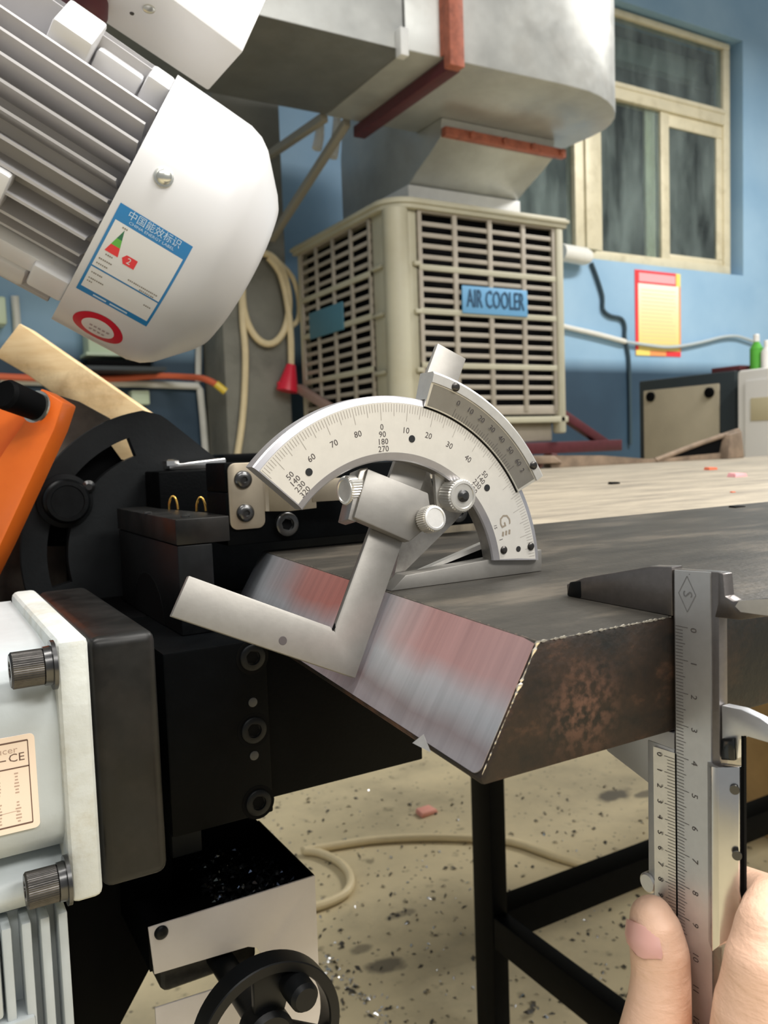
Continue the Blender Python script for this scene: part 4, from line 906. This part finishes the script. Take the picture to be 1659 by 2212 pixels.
for q in ((318, 1084), (400, 1117)):
    P = onZ(.8218, *q); P = onY(.45 if q[0] < 350 else .405, *q); obj('cap_screw', MB().lathe((P.x, P.y, .8218), (0, 0, 1), [(0, .0022), (.0008, .0022), (.0012, .0012)], 14), 'bolt', cl)
b = MB().box((.135, .505, .7650), (.30, .538, .8430)); 
fence = thing('rear_fence', 'black rear fence block behind the clamp with a bright lever on top', 'fence', (.21, .545, .7648))
obj('fence', b, 'black', fence, bevel=.001)
A = onY(.525, 362, 1024); B = onY(.525, 485, 1030)
obj('lever', MB().hexa([(A.x, .520, .8432), (B.x, .520, .8432), (B.x, .535, .8432), (A.x, .535, .8432), (A.x, .520, .8470), (B.x, .520, .8500), (B.x, .535, .8500), (A.x, .535, .8470)]), 'steel_bright', fence, bevel=.001)
P = onY(.522, 370, 1020); obj('lever_nut', MB().lathe((P.x, .522, .8462), (0, 0, 1), [(0, .005), (.003, .005), (.004, .003)], 6), 'steel_bright', fence)
# rail with bracket
rl = thing('vise_rail', 'black vise jaw bar across the far edge of the slab with steel bracket', 'vise jaw', (.22, .415, .806))
obj('jaw_bar', MB().box((.1399, .4003, .8060), (.303, .430, .8330)), 'black', rl, bevel=.0008)
obj('jaw_bar_end', MB().box((.1399, .4003, .8330), (.1570, .430, .8478)), 'black', rl, bevel=.0008)
def rrect(x0, x1, z0, z1, r, n=5):
    p = []
    for cx, cz, s in ((x1-r, z1-r, 0), (x0+r, z1-r, 90), (x0+r, z0+r, 180), (x1-r, z0+r, 270)):
        for i in range(n+1): a = math.radians(s+90*i/n); p.append((cx+r*math.cos(a), cz+r*math.sin(a)))
    return p
bk = obj('bracket', MB().prism(rrect(.1412, .1600, .8140, .8476, .0040), 1, .3988, .4002), 'bracket', rl, bevel=.0003)
b = MB(); b.loft([[(.1590, .3990, .8225), (.1590, .3990, .8450), (.1590, .4002, .8450), (.1590, .4002, .8225)], [(.1615, .3995, .8222), (.1615, .3995, .8452), (.1625, .3985, .8452), (.1625, .3985, .8222)], [(.170, .3900, .8222), (.170, .3900, .8420), (.171, .3905, .8420), (.171, .3905, .8222)], [(.184, .3880, .8230), (.184, .3880, .8378), (.1845, .3895, .8378), (.1845, .3895, .8230)]])
b.loft([[(.182, .388, .8262), (.182, .388, .8378), (.182, .3895, .8378), (.182, .3895, .8262)], [(.208, .386, .8262), (.208, .386, .8378), (.208, .3875, .8378), (.208, .3875, .8262)]])
obj('bracket_wing', b, 'bracket', rl, bevel=.0003)
for q in ((525, 1036), (530, 1108)):
    P = onY(.3988, *q); 
    o = obj('button_bolt', MB().lathe((P.x, .3989, P.z), (0, -1, 0), [(0, .0047), (.0006, .0047), (.0017, .0040), (.0024, .0028), (.0025, .0016), (.0016, .0014)], 26), 'bolt', rl, smooth=60)
for q in ((617, 1132), (985, 1105)):
    P = onY(.4003, *q); sbolt((P.x, .4003, P.z), (0, -1, 0), .0062, rl, 'bolt', L=.0032)
# swivel plate with curved slot
sw = thing('swivel_plate', 'black quadrant plate with curved slot and clamping knob', 'swivel plate', (.12, .545, .70))
QC = (.1508, .7915)
ou = arc(QC, .0915, 203, 99, 22); outer = [(QC[0]-.078, .735)]+ou+[(.1475, .8790), (.152, .8760), (.1876, .8462), (.1990, .8400), (.1990, .735)]
so_ = arc(QC, .0770, 193, 108, 18); si = arc(QC, .0648, 108, 193, 18)
# slotted plate: outer loop minus slot, built as strips (top band, inner disc, ends)
b = MB()
def P3(p, y): return (p[0], y, p[1])
for y in (.540,):
    pass
def plate_piece(poly): b.prism(poly, 1, .540, .548)
n = 22
band = []
for i in range(18):
    a_0 = 193+(108-193)*i/18; a_1 = 193+(108-193)*(i+1)/18
    o1 = arc(QC, .0915, a_0, a_1, 2); i1 = arc(QC, .0770, a_1, a_0, 2); plate_piece(o1+i1)
plate_piece(arc(QC, .0648, 193, 108, 18)+[(QC[0], QC[1])])
plate_piece(arc(QC, .0915, 108, 99, 4)+[(.1475, .8790), (.152, .8760), (.1876, .8462), (.1990, .8400), (.1990, QC[1]), (QC[0], QC[1])]+[arc(QC, .0648, 108, 109, 1)[0]])
plate_piece(arc(QC, .0915, 193, 203, 4)+[(QC[0]-.078, .735), (.1990, .735), (.1990, QC[1]), (QC[0], QC[1]), arc(QC, .0648, 193, 194, 1)[0]])
bmesh.ops.remove_doubles(b.bm, verts=b.bm.verts, dist=.00002)
obj('plate', b, 'plate_black', sw, smooth=20)
P = onY(.540, 140, 1082)
kn = obj('clamp_knob', MB().lathe((P.x, .5402, P.z), (0, -1, 0), [(0, .0165), (.002, .0165), (.0025, .0135), (.009, .0135), (.011, .0120), (.0112, .0098), (.0106, .0094), (.0106, .0001)], 36), 'black_oxide', sw, smooth=40)
obj('stud', MB().lathe((P.x+.014, .539, P.z+.008), (0, -1, 0), [(-.002, .004), (.002, .004), (.003, .002)], 14), 'bolt', sw)
rp = thing('saw_frame_plate', 'stained grey brown steel plate behind the quadrant', 'plate', (.09, .58, .76))
g = [onY(.575, *q) for q in ((128, 855), (170, 868), (238, 905), (205, 1010), (165, 1085), (165, 1190), (160, 1275), (95, 1300), (-120, 1330), (-60, 1180))]
obj('plate', MB().prism([(p.x, p.z) for p in g], 1, .572, .580), mat('oily brown steel', (.12, .10, .08), .5, .3, .5, 25), rp, bevel=.0008)
b = MB().prism([(p.x, p.z) for p in [onY(.557, *q) for q in ((96, 1060), (150, 985), (228, 945), (262, 992), (300, 1000), (330, 1020), (330, 1270), (150, 1270), (146, 1180), (100, 1180))]], 1, .557, .566); obj('casting', b, 'black_matte', sw)
# orange arm
oa = thing('saw_boom', 'orange painted saw boom with black handle grip', 'saw boom', at(40, 1000, .50))
def hexpix(q_front, dep, thick):
    pf_ = [at(*q, dep) for q in q_front]; pb = [at(*q, dep)+FW*thick for q in q_front]
    return MB().loft([pf_, pb])
obj('arm', hexpix([(88, 838), (137, 868), (118, 925), (0, 1180), (-60, 1300), (-130, 1300), (-60, 1080), (10, 970), (45, 920)], .460, .02), 'orange', oa, bevel=.0012)
obj('web', hexpix([(-60, 830), (12, 848), (60, 880), (60, 930), (10, 1020), (-90, 1200), (-200, 1200)], .469, .012), 'orange', oa, bevel=.001)
A, B = at(76, 878, .456), at(8, 850, .436)
gr = obj('grip', MB().lathe(A, B-A, [(0, .0076), ((B-A).length*.9, .0082), ((B-A).length, .0070)], 24), 'black_matte', oa)
b = MB(); dv = (A-B).normalized(); b.lathe(A, dv, [(0, .0091), (.0012, .0091)], 24); obj('washer', b, 'zinc', gr)
# wooden board
wb = thing('wooden_board', 'pale wooden board leaning behind the orange arm', 'board', at(150, 800, .72))
b = hexpix([(-12, 768), (42, 698), (322, 892), (312, 1012), (215, 1012), (185, 900), (60, 810)], .72, .03)
obj('board', b, 'wood', wb, bevel=.001)
# dark machine column below and other castings
mc = thing('saw_column', 'black tapered saw column below the gear reducer', 'machine column', (.08, .45, .3))
g = [onY(.440, *q) for q in ((150, 1800), (372, 1800), (372, 1905), (342, 2060), (262, 2212), (200, 2340), (120, 2340))]
obj('column', MB().prism([(p.x, p.z) for p in g], 1, .440, .56), 'black_matte', mc, bevel=.001)
obj('cross_member', MB().box((-.05, .462, .640), (.1442, .60, .7646)), 'black_matte', mc, bevel=.002)
obj('pedestal', MB().box((-.2, .47, 0), (.02, .9, .70)), 'black_matte', mc, bevel=.004)
tag(obj('tray_lip', MB().box((.30, .86, .84), (.62, .90, .8525)), 'black', bevel=.002), 'dark horizontal steel edge behind the quadrant and the jaw bar', 'machine part')

# ================================================================== GEAR REDUCER (lower left)
gd = thing('gear_reducer', 'pale grey cast gear reducer with cream nameplate and black mounting plate', 'gear reducer', (.02, .39, .682))
obj('mounting_plate', MB().box((.0560, .320, .6880), (.0812, .4560, .7855)), 'black_metal', gd, bevel=.0042, seg=4)
obj('flange', MB().box((.0442, .3198, .6862), (.0562, .4565, .7868)), 'flange_paint', gd, bevel=.0030, seg=3)
pf2 = [(.46, .7815), (.365, .7815), (.345, .7805), (.334, .777), (.3270, .7705), (.3238, .763), (.3228, .755), (.3228, .722), (.3245, .713), (.330, .7065), (.338, .7035), (.341, .7018), (.337, .6995), (.3315, .696), (.329, .691), (.331, .6855), (.338, .6825), (.46, .6825)]
hs = obj('housing', MB().prism(pf2, 0, -.09, .0442), 'cast_paint', gd, smooth=50)
def capbolt(px, py, y):
    P = onY(y, px, py); ax = V((-1, 0, 0)); x0 = .0442
    o = obj('cap_bolt', MB().lathe((x0-.0042, y, P.z), ax, [(0, .0064), (.0004, .0066), (.0105, .0066), (.0112, .0058), (.0112, .0036), (.0095, .0034)], 110, knurl=.00014), 'bolt_grey', gd, smooth=20)
    obj('washer', MB().lathe((x0-.0002, y, P.z), ax, [(0, .0090), (.0014, .0090), (.0016, .0072), (.0040, .0070), (.0041, .0062)], 30), 'bolt', o)
    return o
capbolt(75, 1442, .3195); capbolt(112, 1910, .3195)
npx = onY(.3226, 74, 1582); nz1 = npx.z; nz0 = onY(.3226, 93, 1783).z; nx1 = onY(.3226, 80, 1680).x
npl = obj('nameplate', MB().prism(rrect(-.035, nx1, nz0, nz1, .0018), 1, .32235, .3228), 'plate_cream', gd)
yN = .3223; b = MB(); m_ = .0024
fx0, fx1, fz0, fz1 = -.033, nx1-m_, nz0+m_, nz1-m_*.9
for p, q, wl in (((fx0, fz1), (fx1, fz1), .0006), ((fx0, fz0), (fx1, fz0), .0006), ((fx1, fz0), (fx1, fz1), .00035), ((fx0, fz1-.0095), (fx1, fz1-.0095), .0005), ((fx0, fz1-.0058), (fx1-.0075, fz1-.0062), .0004)):
    strip(b, (p[0], yN, p[1]), (q[0], yN, q[1]), wl, (0, 1, 0))
put_text(b, 'CE', .0042, (fx1-.0040, yN, fz1-.0058), (1, 0, 0), (0, 0, 1), sx=1.1)
obj('plate_rules', b, 'plate_ink', npl)
b = MB(); put_text(b, 'Reducer', .0034, (fx1-.0035, yN, fz1-.0028), (1, 0, 0), (0, 0, 1), align='RIGHT', sx=1.15)
tag(obj('plate_word', b, 'plate_faint', npl), 'faint word Reducer at the plate edge')
b = MB()
for cx_ in (.0045, .0108):
    for k in range(16):
        if k in (7, 8): continue
        z = fz1-.0115-k*.00118; w2 = random.uniform(.0004, .0010); strip(b, (fx1-cx_-w2, yN, z), (fx1-cx_+w2, yN, z), .0005, (0, 1, 0))
strip(b, (fx1-.02, yN, fz0+.0048), (fx1-.0045, yN, fz0+.0054), .00018, (0, 1, 0))
tag(obj('plate_figures', b, 'plate_faint', npl), None, kind='stuff')
# finned motor below the reducer
dm_ = thing('drive_motor', 'pale grey ribbed motor hanging below the gear reducer', 'motor', (.0, .39, .45))
obj('body', MB().box((-.09, .338, .48), (.0432, .456, .6822)), 'cast_paint', dm_, bevel=.003)
for xr in (.0418, .0355, .0290, .0222):
    obj('rib', MB().box((xr-.0017, .3260, .48), (xr+.0017, .339, .6815)), 'cast_paint', dm_, bevel=.0008)
obj('face_plate', MB().box((-.09, .3255, .6480), (.0195, .339, .6790)), 'cast_paint', dm_, bevel=.0012)
obj('foot_plate', MB().box((-.09, .3245, .48), (.0300, .339, .6460)), 'cast_paint', dm_, bevel=.0012)

# ================================================================== CHIP TRAY with panel, hand wheel
ty = thing('chip_tray', 'sheet metal chip tray with warm grey front panel', 'tray', (.13, .42, .55))
ft = .6340
pa = [(.0852, ft), (.1708, ft), (.1708, .50), (.0870, .50), (.0862, .5945), (.1300, .5925), (.136, .5935), (.1395, .5975), (.1400, .6020), (.1375, .6065), (.1330, .6085), (.0868, .6108)]
obj('front_panel', MB().prism(pa, 1, .380, .3812), 'panel_grey', ty, bevel=.0003)
obj('side_panel', MB().box((.1696, .3812, .50), (.1708, .4575, ft)), 'black', ty)
obj('back_panel', MB().loft([[(.0852, y, .612), (.1696, y, .612), (.1696, y, ft), (.148, y, .668), (.0852, y, .668)] for y in (.4563, .4575)]), 'black', ty)
obj('side_panel', MB().box((.0852, .3812, .612), (.0864, .4563, ft)), 'black', ty)
obj('tray_floor', MB().box((.0864, .3812, .614), (.1696, .4563, .616)), 'black_matte', ty)
P = onY(.380, 348, 2014); obj('panel_screw', MB().lathe((P.x, .380, P.z), (0, -1, 0), [(0, .0033), (.0006, .0033), (.0014, .0022), (.0016, .0008)], 20), 'black_oxide', ty, smooth=60)
pts = [(V((random.uniform(.125, .168), random.uniform(.384, .455), random.uniform(.617, .628))), random.uniform(.0008, .0026)) for i in range(260)]
chips('tray_chips', pts, 'chip_blue', 'blued steel shavings heaped in the chip tray')
pts = [(V((random.uniform(.125, .168), random.uniform(.384, .455), random.uniform(.617, .625))), random.uniform(.0015, .0034)) for i in range(300)]
chips('dark_shavings', pts, mat('oily dark shaving', (.02, .022, .025), .3, .6), 'dark oily shavings in the bottom of the chip tray')
hw = thing('handwheel', 'black handwheel with spokes in front of the grey tray panel', 'handwheel', (.1208, .345, .566))
HC = V((.1222, .330, .6000)); RW = .0330
b = MB(); ringp = [(-.006, RW-.0005), (-.0055, RW), (.0045, RW), (.005, RW-.0006), (.005, RW-.0045), (.004, RW-.005), (-.005, RW-.005), (-.006, RW-.0045)]
n = 64; rings = []
for i in range(n):
    a = 2*PI*i/n; rings.append([(HC.x+r*math.cos(a), HC.y+t, HC.z+r*math.sin(a)) for t, r in ringp])
rings.append(rings[0]); b.loft(rings, caps=False); bmesh.ops.remove_doubles(b.bm, verts=b.bm.verts, dist=1e-6)
obj('rim', b, 'hand_wheel', hw)
for a in (80, 200, 320):
    a = math.radians(a); u = V((math.cos(a), 0, math.sin(a))); t = V((-math.sin(a), 0, math.cos(a)))
    p = [HC+u*.008-t*.007, HC+u*(RW-.004)-t*.0105, HC+u*(RW-.004)+t*.0105, HC+u*.008+t*.007]
    obj('spoke', MB().loft([[q+V((0, -.001, 0)) for q in p], [q+V((0, .003, 0)) for q in p]]), 'hand_wheel', hw, bevel=.0006)
obj('hub', MB().lathe(HC+V((0, .006, 0)), (0, -1, 0), [(0, .011), (.010, .011), (.012, .009)], 30), 'hand_wheel', hw)
obj('shaft', MB().cyl(HC+V((0, .004, 0)), HC+V((0, .095, 0)), .0062, n=24), 'black_oxide', hw)
A = HC+V((.0125, -.0, .0185)); obj('handle', MB().lathe(A, (0, -1, 0), [(0, .0062), (.004, .0066), (.014, .0064), (.016, .005)], 24), 'hand_wheel', hw)
P0, P1, P2 = onY(.395, 346, 2100), onY(.395, 556, 2060), onY(.395, 420, 2126); b = MB(); b.box((P0.x, .395, P2.z), (P1.x, .45, P2.z+.020)); obj('bearing_block', b, mat('rough dark casting', (.09, .085, .075), .5, .4, .4, 60, bump=.6, bscale=200), hw, bevel=.004, seg=3)

# ================================================================== SAW MOTOR (upper left)
MD = .50
_ra, _rb = ray(385, 160).normalized(), ray(110, 690).normalized()
_ang = math.acos(_ra.dot(_rb)); _mid = (_ra+_rb).normalized()
mo = bpy.data.objects.new('saw_motor', None); COL.objects.link(mo)
mc0 = CAM + _mid*(MD/_mid.dot(FW))
_dist = (mc0-CAM).length; RCYL = _dist*math.sin(_ang/2); mpx = RCYL/298
ax2 = _ra.cross(_rb).normalized(); ax2 = ax2 if ax2.dot(RT) > 0 else -ax2; y2 = -_mid; zz = ax2.cross(y2)
mo.matrix_world = Matrix(((ax2.x, y2.x, zz.x, mc0.x), (ax2.y, y2.y, zz.y, mc0.y), (ax2.z, y2.z, zz.z, mc0.z), (0, 0, 0, 1)))
ORG[mo.name] = V((0, 0, 0))
tag(mo, 'white electric saw motor with cooling fins and energy label', 'motor')
RC = RCYL*.995
def lobj(name, mb, m, par=None, **k): return obj(name, mb, m, par or mo, local=True, **k)
cp = [(0, RC), (.36*RC, RC*1.005), (.60*RC, RC*1.005), (.70*RC, RC*.98), (.78*RC, RC*.93), (1.0*RC, RC*.70), (1.05*RC, RC*.63), (1.07*RC, RC*.55), (1.075*RC, RC*.2), (1.075*RC, .001)]
b = MB(); b.lathe((0, 0, 0), (1, 0, 0), cp, 72, caps=False); b.lathe((0, 0, 0), (1, 0, 0), [(0, RC), (0, RC-.0016), (.04, RC-.002)], 72, caps=False)
cowl = lobj('fan_cowl', b, 'white_paint', smooth=50)
b = MB(); b.lathe((-.26, 0, 0), (1, 0, 0), [(0, RC*.74), (.262, RC*.74)], 48); lobj('stator', b, 'fin_paint', smooth=40)
fin_me = None
for k in range(-9, 10):
    th = math.radians(1.6+8.6*k)
    if -7.6 < k-0 < -5.2: continue
    r0, r1 = RC*.73, RC*(.965 if k < 3 else .93); tk = .0011
    if k > 3: r1 = RC*.86
    cu = V((0, math.cos(th), math.sin(th))); tv = V((0, -math.sin(th), math.cos(th)))
    x1 = .001+.0012*math.sin(k*2.1)
    b = MB().hexa([V((-.25, 0, 0))+cu*r0-tv*tk*1.5, V((x1, 0, 0))+cu*r0-tv*tk*1.5, V((x1, 0, 0))+cu*r0+tv*tk*1.5, V((-.25, 0, 0))+cu*r0+tv*tk*1.5,
                   V((-.25, 0, 0))+cu*r1-tv*tk*.7, V((x1-.003, 0, 0))+cu*r1-tv*tk*.7, V((x1-.003, 0, 0))+cu*r1+tv*tk*.7, V((-.25, 0, 0))+cu*r1+tv*tk*.7])
    lobj('cooling_fin', b, 'fin_paint')
def lug(x0, x1, th, r0, r1, wd_, name='mounting_lug', bev=.002):
    th = math.radians(th); cu = V((0, math.cos(th), math.sin(th))); tv = V((0, -math.sin(th), math.cos(th)))
    p = []
    for r, f in ((r0, 1), (r1, 1)):
        p += [V((x0, 0, 0))+cu*r-tv*wd_*f, V((x1, 0, 0))+cu*r-tv*wd_*f, V((x1, 0, 0))+cu*r+tv*wd_*f, V((x0, 0, 0))+cu*r+tv*wd_*f]
    return lobj(name, MB().hexa(p), 'white_paint' if name == 'mounting_lug' else 'fin_paint', bevel=bev)
lug(-.062, -.041, -58, RC*.75, RC*1.02, .016); lug(-.013, .0005, -66, RC*.78, RC*.97, .012); lug(-.040, -.014, -70, RC*.76, RC*.90, .013)
lug(-.12, -.045, 20, RC*.78, RC*1.02, .012); lug(-.12, -.010, 45, RC*.78, RC*.93, .007, bev=.003); lug(-.020, .0005, 48, RC*.78, RC*.97, .010)
lug(-.12, -.021, 62, RC*.75, RC*.92, .012, bev=.004)
for th in (72, 78, 84, 90): lug(-.25, -.006, th, RC*.75, RC*.90, .0015, 'cooling_fin', .0006)
def cylp(u, v, lift=.0002):     # u along axis, v arc length downward
    t = v/RC; r = RC*1.004+lift; return V((u, r*math.cos(t), r*math.sin(t)))
# cowl screw
th = math.asin(-87/299); P = cylp(60*mpx, th*RC, -.0003); cu = V((0, math.cos(th), math.sin(th)))
sb = lobj('cowl_screw', MB().lathe(P, cu, [(0, .0052), (.0010, .0052), (.0012, .0040), (.0030, .0038), (.0038, .0028)], 20), 'zinc', smooth=40)
# stickers wrapped on the cowl
lu0, lu1 = 14*mpx, 166*mpx; lv0 = -3*mpx; lv1 = math.asin(186/298)*298*mpx; LW = lu1-lu0; LH = lv1-lv0
def patch(poly, lift, m, name, par, uvmap=None):
    # poly in label units (0..1,0..1); subdivide by vertical slices: rectangles only
    (a0_, b0_), (a1_, b1_) = poly
    b = MB(); nv = max(2, int(abs(b1_-b0_)*16)); rings = []
    for i in range(nv+1):
        v = lv0+LH*(b0_+(b1_-b0_)*i/nv); rings.append([cylp(lu0+LW*a0_, v, lift), cylp(lu0+LW*a1_, v, lift)])
    b.loft(rings, close=False); return lobj(name, b, m, par)
lab = patch(((0, 0), (1, 1)), .00015, 'sticker_blue', 'energy_label', cowl); tag(lab, 'blue bordered white energy label')
patch(((.035, .165), (.965, .66)), .0003, 'sticker_white', 'label_field', lab) if False else None
def on_label(mb, me_pts_faces): pass
def lab_rect(b, a0_, b0_, a1_, b1_, lift):
    nv = max(1, int(abs(b1_-b0_)*16)); rings = []
    for i in range(nv+1):
        v = lv0+LH*(b0_+(b1_-b0_)*i/nv); rings.append([cylp(lu0+LW*a0_, v, lift), cylp(lu0+LW*a1_, v, lift)])
    b.loft(rings, close=False)
def lab_poly(b, pts, lift): b.poly([cylp(lu0+LW*u, lv0+LH*v, lift) for u, v in pts])
def lab_text(b, s, size, u, v, lift, align='CENTER', sx=1.):
    me = text_mesh(s, 1, align); b.add_mesh(me, lambda c: cylp(lu0+LW*u+c.x*size*sx, lv0+LH*v-c.y*size, lift))
def sub(parts, m, name, label=None, kind=None, lift=.0004):
    b = MB()
    for p in parts: lab_rect(b, *p, lift)
    o = obj(name, b, m, cowl, local=True); tag(o, label, kind=kind); return o
sub([(.035, .155, .965, .655), (.035, .672, .965, .93)], 'sticker_white', 'label_field', 'white fields of the energy label', lift=.00028)
b = MB(); lab_text(b, '\u4e2d\u56fd\u80fd\u6548\u6807\u8bc6', .0050, .5, .055, .00035); lab_text(b, 'CHINA ENERGY LABEL', .0021, .5, .118, .00035, sx=1.2); lab_rect(b, .22, .955, .40, .975, .00035); lab_rect(b, .45, .955, .70, .975, .00035)
tag(obj('label_heading', b, 'sticker_pale', cowl, local=True), 'pale heading lettering on the energy label', kind='stuff')
def tri(v): return .19-.105*(v-.2)/.26, .19+.075*(v-.2)/.26
for v0, v1, m in ((.205, .30, 'sticker_dgreen'), (.30, .375, 'sticker_green'), (.375, .46, 'sticker_red')):
    b = MB(); l0, r0 = tri(v0); l1, r1 = tri(v1); lab_poly(b, [(l0, v0), (r0, v0), (r1, v1), (l1, v1)], .0004)
    obj('grade_scale', b, m, cowl, local=True)
b = MB(); lab_poly(b, [(.31, .44), (.35, .395), (.50, .395), (.50, .49), (.35, .49)], .0004); obj('grade_arrow', b, 'sticker_red', cowl, local=True)
b = MB(); lab_text(b, '2', .0048, .405, .442, .0005); obj('grade_numeral', b, 'sticker_white', cowl, local=True)
b = MB()
for (u, v, n_) in ((.15, .18, 3), (.12, .485, 4), (.07, .55, 7), (.07, .605, 6), (.07, .72, 6), (.07, .79, 8), (.07, .83, 3), (.50, .60, 16), (.68, .635, 8), (.82, .76, 4)):
    for k in range(n_):
        ww = .015+.006*random.random(); lab_rect(b, u+k*.026, v, u+k*.026+ww, v+.014, .0004)
tag(obj('label_small_print', b, 'sticker_text', cowl, local=True), None, kind='stuff')
# round sticker
uc, vc = 88*mpx, math.asin(246/298)*298*mpx
def disc(r0, r1, lift, m, name, label=None):
    b = MB(); rings = []
    for r in (r0, (r0+r1)/2, r1):
        rings.append([cylp(uc+r*math.cos(2*PI*i/40), vc+r*math.sin(2*PI*i/40), lift) for i in range(40)])
    b.loft(rings, caps=False); return tag(lobj(name, b, m, cowl), label)
RS = 54*mpx
disc(RS*.64, RS, .0002, 'sticker_crimson', 'round_sticker', 'round sticker with red ring')
disc(.0001, RS*.65, .00025, 'sticker_white', 'sticker_centre')
b = MB()
for k in range(5):
    for rr, n_ in ((-.12, 5), (.22, 4)):
        if k >= n_: continue
        u = uc+RS*(-.34+k*.17+(.05 if n_ == 4 else 0)); v = vc+RS*rr; rings = [[cylp(u, v, .0004), cylp(u+RS*.11, v, .0004)], [cylp(u, v+RS*.13, .0004), cylp(u+RS*.11, v+RS*.13, .0004)]]; b.loft(rings, close=False)
tag(lobj('sticker_print', b, mat('faded sticker print', (.45, .38, .40), .5), cowl), None, kind='stuff')
# saw head cover above the motor
hc_ = thing('saw_head_cover', 'white box shaped saw head cover above the motor', 'machine cover', at(470, 100, .56))
V0 = at(525, 112, .545); E1 = at(375, 0, .50)-V0; E2 = at(449, 197, .585)-V0; E3 = at(577, -5, .585)-V0
E1 = E1*2.4; E3 = E3*1.8
b = MB(); b.hexa([V0, V0+E1, V0+E1+E2, V0+E2, V0+E3, V0+E1+E3, V0+E1+E2+E3, V0+E2+E3]); obj('cover', b, 'white_paint', hc_, bevel=.0016)
nrm = E1.cross(E2).normalized()
if nrm.dot(CAM-V0) < 0: nrm = -nrm
def onface(px, py):
    dr = ray(px, py); t = (V0-CAM).dot(nrm)/dr.dot(nrm); return CAM+dr*t
P = onface(322, 18); obj('cover_screw', MB().lathe(P, nrm, [(0, .0034), (.0010, .0034), (.0014, .0024)], 18), 'zinc', hc_)
P = onface(285, 29); obj('cover_screw', MB().lathe(P, nrm, [(0, .0014), (.0004, .0012)], 14), 'bolt', hc_)
P = at(182, 8, .50); b = MB(); b.lathe(P-UP*.002, UP, [(-.012, .006), (-.0095, .0105), (-.004, .013), (.01, .0135), (.03, .0135)], 28)
tag(obj('maroon_cap', b, 'maroon', smooth=60), 'dark red rounded cap on top of the motor beside the cover', 'cap')

# ================================================================== HAND holding the caliper
hd = thing('hand', 'bare hand with thumb on the caliper slider at lower right', 'hand', at(1540, 2300, .24))
def chain(b, nodes_):
    for (p, r), (q, s) in zip(nodes_, nodes_[1:]):
        p = V(p); q = V(q); d_ = q-p
        b.lathe(p, d_, [(t*d_.length, r+(s-r)*t) for t in (0, .25, .5, .75, 1)], 20)
    for p, r in nodes_:
        bmesh.ops.create_icosphere(b.bm, subdivisions=3, radius=r, matrix=Matrix.Translation(V(p)))
def A_(x, y, dpt): return at(x, y, dpt)
b = MB()
thumb = [(A_(1408, 1982, .2400), .0066), (A_(1416, 2012, .2385), .0080), (A_(1425, 2060, .2365), .0087), (A_(1428, 2110, .2350), .0086), (A_(1424, 2170, .2330), .0092), (A_(1412, 2260, .2310), .0108), (A_(1430, 2400, .2300), .0140), (A_(1500, 2600, .2350), .0180)]
index = [(A_(1560, 1905, .2560), .0058), (A_(1602, 1917, .2450), .0066), (A_(1650, 1943, .2310), .0075), (A_(1674, 1970, .2180), .0085), (A_(1669, 2015, .2110), .0098), (A_(1665, 2092, .2080), .0118), (A_(1669, 2200, .2080), .0150), (A_(1670, 2360, .2120), .0180), (A_(1640, 2600, .2250), .0210)]
middle = [(A_(1560, 2170, .2760), .0070), (A_(1640, 2150, .2740), .0082), (A_(1740, 2180, .2660), .0090), (A_(1760, 2320, .2580), .0105), (A_(1700, 2560, .2500), .0170)]
ring_ = [(A_(1560, 2330, .2780), .0068), (A_(1650, 2310, .2760), .0080), (A_(1760, 2350, .2680), .0088), (A_(1780, 2470, .2600), .0105), (A_(1710, 2640, .2520), .0170)]
little = [(A_(1560, 2480, .2760), .0060), (A_(1650, 2460, .2740), .0070), (A_(1750, 2500, .2660), .0078), (A_(1760, 2600, .2600), .0095), (A_(1700, 2720, .2520), .0160)]
wrist = [(A_(1560, 2600, .2400), .0210), (A_(1640, 2660, .2460), .0210), (A_(1640, 2850, .2450), .0230), (A_(1660, 3200, .2400), .0260)]
for nd in (thumb, index, middle, ring_, little, wrist): chain(b, nd)
ho_ = obj('hand_mesh', b, 'skin', hd)
rm = ho_.modifiers.new('r', 'REMESH'); rm.mode = 'VOXEL'; rm.voxel_size = .0011
sm = ho_.modifiers.new('s', 'SMOOTH'); sm.factor = .5; sm.iterations = 8
dg = bpy.context.evaluated_depsgraph_get(); me = bpy.data.meshes.new_from_object(ho_.evaluated_get(dg))
for p in me.polygons: p.use_smooth = True
old = ho_.data; ho_.modifiers.clear(); ho_.data = me; me.materials.clear(); me.materials.append(M['skin']); ho_.name = 'palm_and_fingers'; ORG[ho_.name] = ORG[hd.name]
# thumb nail, seen at the left of the thumb
rings = []
c0, c1 = A_(1409, 1978, .2400), A_(1422, 2046, .2370)
D1 = (-RT*.80-FW*.60).normalized(); D2 = (RT*.60-FW*.80).normalized()
for i in range(9):
    t = i/8; c = c0.lerp(c1, t); rr = .0070+.0016*min(1, t*1.6)
    wdt = .80*math.sqrt(max(.05, 1-(2*t-1)**6)); ring = []
    for k in range(11):
        a = -wdt+2*wdt*k/10; ring.append(c+(D1*math.cos(a)+D2*math.sin(a))*(rr+.00045))
    rings.append(ring)
b = MB().loft(rings, close=False)
tag(obj('thumb_nail', b, 'nail', ho_), 'thumb nail')
